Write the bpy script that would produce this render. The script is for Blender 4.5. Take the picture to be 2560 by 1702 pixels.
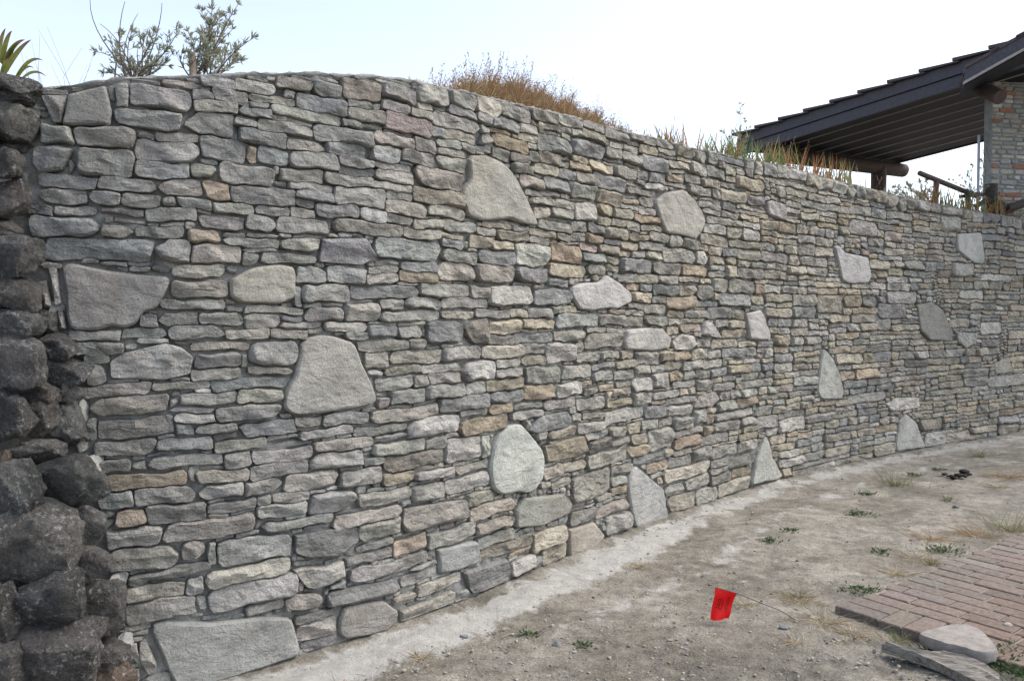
import bpy, bmesh, math, random
import numpy as np
from mathutils import Vector, Matrix
# ------------------------------------------------------------------ camera, sky, sun, exposure
scene = bpy.context.scene
for o in list(bpy.data.objects):
    bpy.data.objects.remove(o, do_unlink=True)
COL = scene.collection
FPX, W0, H0 = 1944.0, 2560.0, 1702.0          # the lens: 18 mm on a small sensor
CAM_H, HORIZON = 1.6, 790.0
PITCH = math.atan((H0 / 2 - HORIZON) / FPX)
cam_data = bpy.data.cameras.new('camera')
cam_data.sensor_width = 36.0
cam_data.lens = 36.0 * FPX / W0
cam_data.clip_start, cam_data.clip_end = 0.05, 3000.0
cam = bpy.data.objects.new('camera', cam_data)
cam.location = (0, 0, CAM_H)
cam.rotation_euler = (math.pi / 2 - PITCH, 0, 0)
COL.objects.link(cam)
scene.camera = cam

SUN_ELEV, SUN_AZ = math.radians(50), math.radians(82)   # azimuth to the right of the view direction (+Y)
world = bpy.data.worlds.new('World')
scene.world = world
world.use_nodes = True
wn, wl = world.node_tree.nodes, world.node_tree.links
wn.clear()
w_out = wn.new('ShaderNodeOutputWorld')
w_bg = wn.new('ShaderNodeBackground')
w_sky = wn.new('ShaderNodeTexSky')
w_sky.sky_type = 'NISHITA'
w_sky.sun_disc = False
w_sky.sun_elevation = SUN_ELEV
w_sky.sun_rotation = SUN_AZ
w_sky.air_density = 1.0
w_sky.dust_density = 2.2
w_sky.ozone_density = 2.0
w_hsv = wn.new('ShaderNodeHueSaturation')
w_hsv.inputs['Saturation'].default_value = 0.62
wl.new(w_sky.outputs[0], w_hsv.inputs['Color'])
wl.new(w_hsv.outputs[0], w_bg.inputs['Color'])
w_bg.inputs['Strength'].default_value = 0.15
wl.new(w_bg.outputs[0], w_out.inputs['Surface'])
sun_data = bpy.data.lights.new('sun', 'SUN')
sun_data.energy = 1.5
sun_data.angle = math.radians(40)
sun_data.color = (1.0, 0.92, 0.79)
sun = bpy.data.objects.new('sun', sun_data)
sd = Vector((math.sin(SUN_AZ) * math.cos(SUN_ELEV), math.cos(SUN_AZ) * math.cos(SUN_ELEV), math.sin(SUN_ELEV)))
sun.rotation_euler = sd.to_track_quat('Z', 'Y').to_euler()
sun.location = (6, 12, 9)
COL.objects.link(sun)
vs = scene.view_settings
scene.display_settings.display_device = 'sRGB'
vs.view_transform = 'Standard'
vs.look = 'None'
vs.gamma = 1.0
vs.use_curve_mapping = False
vs.exposure = 1.2
scene.cycles.max_bounces = 6
scene.cycles.diffuse_bounces = 4
scene.cycles.use_denoising = True

rng = random.Random(11)
nrng = np.random.default_rng(11)

# ------------------------------------------------------------------ geometry helpers
_cp, _sp = math.cos(PITCH), math.sin(PITCH)
def ray(px, py):
    x, z = (px - W0 / 2) / FPX, -(py - H0 / 2) / FPX
    return np.array([x, _cp + z * _sp, -_sp + z * _cp])
def at_depth(px, py, d):
    r = ray(px, py); r = r / r[1] * d
    return Vector((r[0], r[1], r[2] + CAM_H))
def on_plane(px, py, z=0.0):
    r = ray(px, py); t = (z - CAM_H) / r[2]
    return Vector((r[0] * t, r[1] * t, z))

def new_mesh(name, verts, faces, smooth=True, mats=()):
    me = bpy.data.meshes.new(name)
    me.from_pydata([tuple(v) for v in verts], [], faces)
    me.validate(clean_customdata=False)
    if smooth:
        me.polygons.foreach_set('use_smooth', [True] * len(me.polygons))
    for m in mats:
        me.materials.append(m)
    me.update()
    return me
def link(name, data, parent=None, loc=None):
    o = bpy.data.objects.new(name, data)
    COL.objects.link(o)
    if parent is not None:
        o.parent = parent
    if loc is not None:
        o.location = loc
    return o
def tag(o, label=None, cat=None, group=None, kind=None):
    if label: o['label'] = label
    if cat: o['category'] = cat
    if group: o['group'] = group
    if kind: o['kind'] = kind
    return o
def empty(name, loc, label=None, cat=None, group=None, kind=None):
    o = link(name, None, loc=loc)
    o.empty_display_size = 0.1
    return tag(o, label, cat, group, kind)
def set_tint(me, cols):
    a = me.attributes.new('tint', 'FLOAT_COLOR', 'POINT')
    arr = np.ones((len(me.vertices), 4), dtype=np.float32)
    arr[:, :3] = cols
    a.data.foreach_set('color', arr.ravel())

class MB:
    """collects shapes into one mesh"""
    def __init__(self): self.v, self.f, self.c = [], [], []
    def add(self, verts, faces, col=None):
        n = len(self.v)
        self.v.extend([tuple(x) for x in verts])
        self.f.extend([tuple(i + n for i in f) for f in faces])
        if col is not None: self.c.extend([tuple(col)] * len(verts))
    def box(self, c, ax, ay, az):
        """centre and three half-axis vectors"""
        c, ax, ay, az = Vector(c), Vector(ax), Vector(ay), Vector(az)
        vs_ = [c + sx * ax + sy * ay + sz * az for sz in (-1, 1) for sy in (-1, 1) for sx in (-1, 1)]
        self.add(vs_, [(0, 2, 3, 1), (4, 5, 7, 6), (0, 1, 5, 4), (2, 6, 7, 3), (0, 4, 6, 2), (1, 3, 7, 5)])
    def prism(self, poly, off):
        """closed polygon extruded by the vector off"""
        n = len(poly); off = Vector(off)
        a = [Vector(p) for p in poly]; b = [p + off for p in a]
        self.add(a + b, [tuple(range(n))[::-1], tuple(range(n, 2 * n))] + [(i, (i + 1) % n, n + (i + 1) % n, n + i) for i in range(n)])
    def tube(self, pts, radii, n=6, col=None, cap=True):
        pts = [Vector(p) for p in pts]
        rings = []
        for i, p in enumerate(pts):
            t = (pts[min(i + 1, len(pts) - 1)] - pts[max(i - 1, 0)]).normalized()
            s = t.cross(Vector((0.3, 0.2, 1))).normalized() if abs(t.z) < 0.95 else t.cross(Vector((1, 0, 0))).normalized()
            u = s.cross(t)
            r = float(radii[i]) if hasattr(radii, '__len__') else float(radii)
            rings.append([p + r * (math.cos(k * 2 * math.pi / n) * s + math.sin(k * 2 * math.pi / n) * u) for k in range(n)])
        vv = [q for rr in rings for q in rr]
        ff = []
        for i in range(len(pts) - 1):
            for k in range(n):
                ff.append((i * n + k, i * n + (k + 1) % n, (i + 1) * n + (k + 1) % n, (i + 1) * n + k))
        if cap:
            ff.append(tuple(range(n))[::-1]); ff.append(tuple((len(pts) - 1) * n + k for k in range(n)))
        self.add(vv, ff, col)
    def build(self, name, mat, parent=None, smooth=False, loc=None, sharp=None):
        v = self.v
        if loc is not None:
            v = [(a[0] - loc[0], a[1] - loc[1], a[2] - loc[2]) for a in v]
        me = new_mesh(name, v, self.f, smooth, (mat,))
        if self.c and len(self.c) == len(self.v):
            set_tint(me, np.array(self.c))
        if sharp is not None:
            me.set_sharp_from_angle(angle=math.radians(sharp))
        return link(name, me, parent, loc)

# ------------------------------------------------------------------ materials
def material(name):
    m = bpy.data.materials.new(name)
    m.use_nodes = True
    nt = m.node_tree
    b = nt.nodes['Principled BSDF']
    b.inputs['Roughness'].default_value = 0.9
    b.inputs['Specular IOR Level'].default_value = 0.25
    return m, nt, b
def N(nt, kind, **kw):
    n = nt.nodes.new(kind)
    for k, v in kw.items():
        if k in n.inputs: n.inputs[k].default_value = v
        else: setattr(n, k, v)
    return n
def ramp(nt, src, stops):
    r = nt.nodes.new('ShaderNodeValToRGB')
    cr = r.color_ramp
    while len(cr.elements) < len(stops): cr.elements.new(0.5)
    for e, (p, c) in zip(cr.elements, stops):
        e.position = p
        e.color = (c, c, c, 1) if not hasattr(c, '__len__') else (*c, 1)
    nt.links.new(src, r.inputs[0])
    return r.outputs[0]
def mix(nt, fac, a, b, mode='MIX'):
    m = nt.nodes.new('ShaderNodeMix')
    m.data_type = 'RGBA'; m.blend_type = mode
    def put(sock, v):
        if hasattr(v, 'is_output'): nt.links.new(v, sock)
        elif hasattr(v, '__len__'): sock.default_value = (*v, 1)
        else: sock.default_value = v
    put(m.inputs[0], fac); put(m.inputs[6], a); put(m.inputs[7], b)
    return m.outputs[2]
def noise(nt, scale, detail=4, rough=0.6, vec=None, dist=0.0):
    n = N(nt, 'ShaderNodeTexNoise', Scale=scale, Detail=detail, Roughness=rough, Distortion=dist)
    if vec is not None: nt.links.new(vec, n.inputs['Vector'])
    return n.outputs['Fac']
def position(nt, scale=None):
    g = nt.nodes.new('ShaderNodeNewGeometry').outputs['Position']
    if scale is None: return g
    mp = nt.nodes.new('ShaderNodeMapping'); mp.inputs['Scale'].default_value = scale
    nt.links.new(g, mp.inputs['Vector'])
    return mp.outputs[0]
def attr(nt, name):
    a = nt.nodes.new('ShaderNodeAttribute'); a.attribute_name = name
    return a
def bump(nt, b, height, strength=0.3, dist=0.01):
    bp = N(nt, 'ShaderNodeBump', Strength=strength, Distance=dist)
    nt.links.new(height, bp.inputs['Height'])
    nt.links.new(bp.outputs[0], b.inputs['Normal'])
def madd(nt, a, b, op='ADD'):
    m = nt.nodes.new('ShaderNodeMath'); m.operation = op
    for s, v in zip(m.inputs, (a, b)):
        if hasattr(v, 'is_output'): nt.links.new(v, s)
        else: s.default_value = v
    return m.outputs[0]

# sandstone facing stones: tint per stone, mottling, fine speckle, faint bedding lines
M_stone, nt, b = material('sandstone')
pos = position(nt)
tn = attr(nt, 'tint').outputs['Color']
big = ramp(nt, noise(nt, 7, 5, 0.65, pos), [(0.3, 0.62), (0.52, 1.0), (0.72, 1.25)])
c1 = mix(nt, 1.0, tn, big, 'MULTIPLY')
sp = ramp(nt, noise(nt, 150, 4, 0.75, pos), [(0.34, 0.66), (0.5, 1.0), (0.68, 1.25)])
c2 = mix(nt, 1.0, c1, sp, 'MULTIPLY')
bed = ramp(nt, noise(nt, 16, 5, 0.6, position(nt, (1, 1, 2.5)), 1.2), [(0.36, 0.85), (0.55, 1.0), (0.75, 1.1)])
c3 = mix(nt, 0.5, c2, bed, 'MULTIPLY')
warm = ramp(nt, noise(nt, 4.2, 4, 0.6, pos, 0.7), [(0.55, 0.0), (0.75, 0.4)])
c4 = mix(nt, warm, c3, mix(nt, 1.0, c3, (1.1, 0.97, 0.82), 'MULTIPLY'))
nt.links.new(c4, b.inputs['Base Color'])
hgt = madd(nt, madd(nt, noise(nt, 40, 5, 0.72, pos), 1.3, 'MULTIPLY'), madd(nt, noise(nt, 180, 3, 0.7, pos), 0.4, 'MULTIPLY'))
chp = N(nt, 'ShaderNodeTexVoronoi', Scale=17.0)         # broken, chipped planes
mpv = nt.nodes.new('ShaderNodeMapping'); mpv.inputs['Scale'].default_value = (1, 1, 1.7)
nw = N(nt, 'ShaderNodeTexNoise', Scale=9.0, Detail=4.0, Roughness=0.6); nt.links.new(pos, nw.inputs['Vector'])
vadd = nt.nodes.new('ShaderNodeVectorMath'); vadd.operation = 'MULTIPLY_ADD'; vadd.inputs[1].default_value = (0.10, 0.10, 0.10)
nt.links.new(nw.outputs['Color'], vadd.inputs[0]); nt.links.new(pos, vadd.inputs[2]); nt.links.new(vadd.outputs[0], mpv.inputs['Vector']); nt.links.new(mpv.outputs[0], chp.inputs['Vector'])
hgt = madd(nt, hgt, madd(nt, chp.outputs['Distance'], -1.7, 'MULTIPLY'))
hgt = madd(nt, hgt, madd(nt, noise(nt, 14, 5, 0.65, position(nt, (0.7, 0.7, 5.0))), 0.9, 'MULTIPLY'))
bump(nt, b, hgt, 0.8, 0.014)

# the big smooth slabs: same stone, cleaner face, faint stains
M_flagstone, nt, b = material('flagstone')
pos = position(nt)
tn = attr(nt, 'tint').outputs['Color']
c1 = mix(nt, 1.0, tn, ramp(nt, noise(nt, 5, 5, 0.6, pos), [(0.3, 0.70), (0.52, 1.0), (0.72, 1.15)]), 'MULTIPLY')
c1 = mix(nt, 1.0, c1, ramp(nt, noise(nt, 120, 4, 0.7, pos), [(0.34, 0.74), (0.5, 1.0), (0.68, 1.16)]), 'MULTIPLY')
stn = ramp(nt, noise(nt, 3.3, 6, 0.7, position(nt, (1, 1, 0.5)), 0.8), [(0.52, 0.0), (0.72, 0.6)])
c1 = mix(nt, stn, c1, mix(nt, 1.0, c1, (0.86, 0.78, 0.66), 'MULTIPLY'))
crk = ramp(nt, noise(nt, 4.0, 3, 0.5, position(nt, (2.2, 2.2, 0.8)), 1.5), [(0.492, 1.0), (0.5, 0.72), (0.508, 1.0)])
c1 = mix(nt, 0.6, c1, crk, 'MULTIPLY')
nt.links.new(c1, b.inputs['Base Color'])
bump(nt, b, madd(nt, noise(nt, 30, 7, 0.72, pos), madd(nt, noise(nt, 7, 4, 0.6, position(nt, (1, 1, 2.0)), 0.4), 2.2, 'MULTIPLY')), 0.75, 0.016)

M_mortar, nt, b = material('mortar')
pos = position(nt)
c = mix(nt, ramp(nt, noise(nt, 9, 5, 0.6, pos), [(0.35, 0.0), (0.65, 1.0)]), (0.19, 0.19, 0.18), (0.31, 0.308, 0.292))
c = mix(nt, 1.0, c, ramp(nt, noise(nt, 120, 3, 0.7, pos), [(0.3, 0.7), (0.7, 1.15)]), 'MULTIPLY')
nt.links.new(c, b.inputs['Base Color'])
bump(nt, b, madd(nt, noise(nt, 60, 5, 0.7, pos), noise(nt, 14, 3, 0.6, pos)), 0.8, 0.012)

# dark volcanic boulders with pale lichen
M_boulder, nt, b = material('dark_boulder')
pos = position(nt)
tn = attr(nt, 'tint').outputs['Color']
c = mix(nt, 1.0, tn, ramp(nt, noise(nt, 6, 6, 0.7, pos), [(0.32, 0.5), (0.5, 0.95), (0.68, 1.6)]), 'MULTIPLY')
c = mix(nt, 1.0, c, ramp(nt, noise(nt, 80, 4, 0.7, pos), [(0.3, 0.55), (0.5, 1.0), (0.7, 1.4)]), 'MULTIPLY')
spot = ramp(nt, noise(nt, 48, 3, 0.75, pos, 0.4), [(0.57, 0.0), (0.63, 1.0)])
patch = ramp(nt, noise(nt, 5, 4, 0.7, pos), [(0.43, 0.0), (0.55, 1.0)])
lich = madd(nt, spot, patch, 'MULTIPLY')
l2 = ramp(nt, noise(nt, 17, 6, 0.75, pos, 0.6), [(0.62, 0.0), (0.70, 0.55)])
lich = madd(nt, lich, l2, 'MAXIMUM')
c = mix(nt, madd(nt, lich, 0.75, 'MULTIPLY'), c, (0.42, 0.425, 0.40))
moss = ramp(nt, noise(nt, 3.1, 4, 0.6, pos), [(0.6, 0.0), (0.75, 0.5)])
c = mix(nt, moss, c, (0.075, 0.085, 0.055))
nt.links.new(c, b.inputs['Base Color'])
pit = N(nt, 'ShaderNodeTexVoronoi', Scale=24.0); nt.links.new(pos, pit.inputs['Vector'])
hb_ = madd(nt, madd(nt, noise(nt, 16, 7, 0.8, pos), 2.4, 'MULTIPLY'), madd(nt, noise(nt, 95, 4, 0.75, pos), 0.9, 'MULTIPLY'))
hb_ = madd(nt, hb_, madd(nt, ramp(nt, pit.outputs['Distance'], [(0.05, 0.0), (0.4, 1.0)]), 0.8, 'MULTIPLY'))
bump(nt, b, hb_, 1.0, 0.034)

# trodden dirt with pale cement dust where the attribute says so
M_dirt, nt, b = material('dirt')
pos = position(nt)
a_c = attr(nt, 'cement').outputs['Fac']
a_d = attr(nt, 'dark_tone').outputs['Fac']
base = mix(nt, ramp(nt, noise(nt, 1.3, 6, 0.65, pos, 0.4), [(0.40, 0.0), (0.60, 1.0)]), (0.182, 0.166, 0.138), (0.285, 0.265, 0.228))
base = mix(nt, madd(nt, a_d, 0.75, 'MULTIPLY'), base, (0.135, 0.122, 0.102))
base = mix(nt, 1.0, base, ramp(nt, noise(nt, 11, 6, 0.7, pos), [(0.3, 0.62), (0.52, 1.0), (0.72, 1.28)]), 'MULTIPLY')
base = mix(nt, 1.0, base, ramp(nt, noise(nt, 3.4, 5, 0.65, position(nt, (1.0, 1.6, 1.0)), 0.8), [(0.36, 0.74), (0.52, 1.0), (0.66, 1.18)]), 'MULTIPLY')
grit = ramp(nt, noise(nt, 95, 5, 0.75, pos), [(0.33, 0.5), (0.5, 1.0), (0.66, 1.38)])
base = mix(nt, 1.0, base, grit, 'MULTIPLY')
cem_f = madd(nt, a_c, madd(nt, madd(nt, noise(nt, 4, 6, 0.7, pos, 0.6), 0.5, 'SUBTRACT'), 2.1, 'MULTIPLY'), 'ADD')
cem = ramp(nt, cem_f, [(0.36, 0.0), (0.60, 1.0)])
cemcol = mix(nt, ramp(nt, noise(nt, 9, 6, 0.75, pos), [(0.3, 0.0), (0.62, 1.0)]), (0.27, 0.262, 0.245), (0.41, 0.40, 0.378))
c = mix(nt, cem, base, cemcol)
nt.links.new(c, b.inputs['Base Color'])
bump(nt, b, madd(nt, noise(nt, 70, 6, 0.8, pos), madd(nt, noise(nt, 18, 4, 0.7, pos), 1.5, 'MULTIPLY')), 0.9, 0.012)

def tinted(name, rough=0.85, spec=0.2, n_scale=60, lo=0.75, hi=1.25, trans=0.0, bscale=None, bstr=0.4):
    m, nt, b = material(name)
    tn = attr(nt, 'tint').outputs['Color']
    c = mix(nt, 1.0, tn, ramp(nt, noise(nt, n_scale, 4, 0.7, position(nt)), [(0.3, lo), (0.7, hi)]), 'MULTIPLY')
    nt.links.new(c, b.inputs['Base Color'])
    b.inputs['Roughness'].default_value = rough
    b.inputs['Specular IOR Level'].default_value = spec
    if bscale: bump(nt, b, noise(nt, bscale, 5, 0.7, position(nt)), bstr, 0.006)
    if trans:
        t = N(nt, 'ShaderNodeBsdfTranslucent')
        nt.links.new(c, t.inputs['Color'])
        ms = N(nt, 'ShaderNodeMixShader'); ms.inputs[0].default_value = trans
        nt.links.new(b.outputs[0], ms.inputs[1]); nt.links.new(t.outputs[0], ms.inputs[2])
        nt.links.new(ms.outputs[0], nt.nodes['Material Output'].inputs['Surface'])
    return m
M_leaf = tinted('leaf', 0.6, 0.3, 25, 0.7, 1.3, 0.55)
M_straw = tinted('straw', 0.9, 0.1, 40, 0.7, 1.25, 0.25)
M_pebble = tinted('pebble', 0.92, 0.15, 120, 0.7, 1.25, 0, 90)
M_brick = tinted('paving_brick', 0.9, 0.2, 45, 0.62, 1.25, 0, 120, 0.6)
M_facing = tinted('facing_stone', 0.9, 0.2, 40, 0.7, 1.25, 0, 60, 0.7)

def plain(name, col, n_scale=20, lo=0.75, hi=1.2, rough=0.85, stretch=None, bstr=0.4, bscale=60, spec=0.25):
    m, nt, b = material(name)
    p = position(nt, stretch)
    c = mix(nt, 1.0, col, ramp(nt, noise(nt, n_scale, 6, 0.7, p, 0.3), [(0.3, lo), (0.7, hi)]), 'MULTIPLY')
    nt.links.new(c, b.inputs['Base Color'])
    b.inputs['Roughness'].default_value = rough
    b.inputs['Specular IOR Level'].default_value = spec
    bump(nt, b, noise(nt, bscale, 5, 0.7, p), bstr, 0.006)
    return m
M_soil = plain('soil', (0.12, 0.10, 0.075), 9, 0.6, 1.3)
M_bark = plain('bark', (0.17, 0.135, 0.12), 60, 0.6, 1.3)
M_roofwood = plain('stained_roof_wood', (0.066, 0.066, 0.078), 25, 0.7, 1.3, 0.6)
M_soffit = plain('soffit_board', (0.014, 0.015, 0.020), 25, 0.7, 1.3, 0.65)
M_batten = plain('batten', (0.32, 0.29, 0.28), 25, 0.7, 1.3, 0.7)
M_log = plain('log', (0.075, 0.055, 0.048), 30, 0.6, 1.4, 0.75)
M_rooftile = plain('roof_tile', (0.085, 0.068, 0.07), 30, 0.7, 1.3, 0.8)
M_weatherboard, nt, b = material('weathered_board')
mp = nt.nodes.new('ShaderNodeMapping'); mp.inputs['Rotation'].default_value = (0, 0, math.radians(36)); nt.links.new(position(nt), mp.inputs['Vector'])
mp2 = nt.nodes.new('ShaderNodeMapping'); mp2.inputs['Scale'].default_value = (1.6, 42, 20); nt.links.new(mp.outputs[0], mp2.inputs['Vector'])
gr = noise(nt, 2.2, 7, 0.75, mp2.outputs[0], 0.5)
c = mix(nt, ramp(nt, gr, [(0.32, 0.0), (0.5, 0.55), (0.68, 1.0)]), (0.06, 0.05, 0.043), (0.36, 0.335, 0.30))
nt.links.new(c, b.inputs['Base Color']); bump(nt, b, gr, 1.0, 0.012)
M_stake = plain('stake_wood', (0.30, 0.24, 0.19), 40, 0.7, 1.3)
M_slab = plain('slab_stone', (0.255, 0.234, 0.214), 16, 0.66, 1.25, 0.9, None, 0.9, 45)
M_concrete = plain('concrete', (0.36, 0.36, 0.34), 30, 0.75, 1.2)
M_wire = plain('wire', (0.05, 0.05, 0.05), 30, 0.9, 1.1, 0.5)
M_dark = plain('dark_clod', (0.022, 0.017, 0.014), 50, 0.6, 1.4)
M_paint = plain('pale_paint', (0.42, 0.40, 0.44), 30, 0.9, 1.1)
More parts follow.
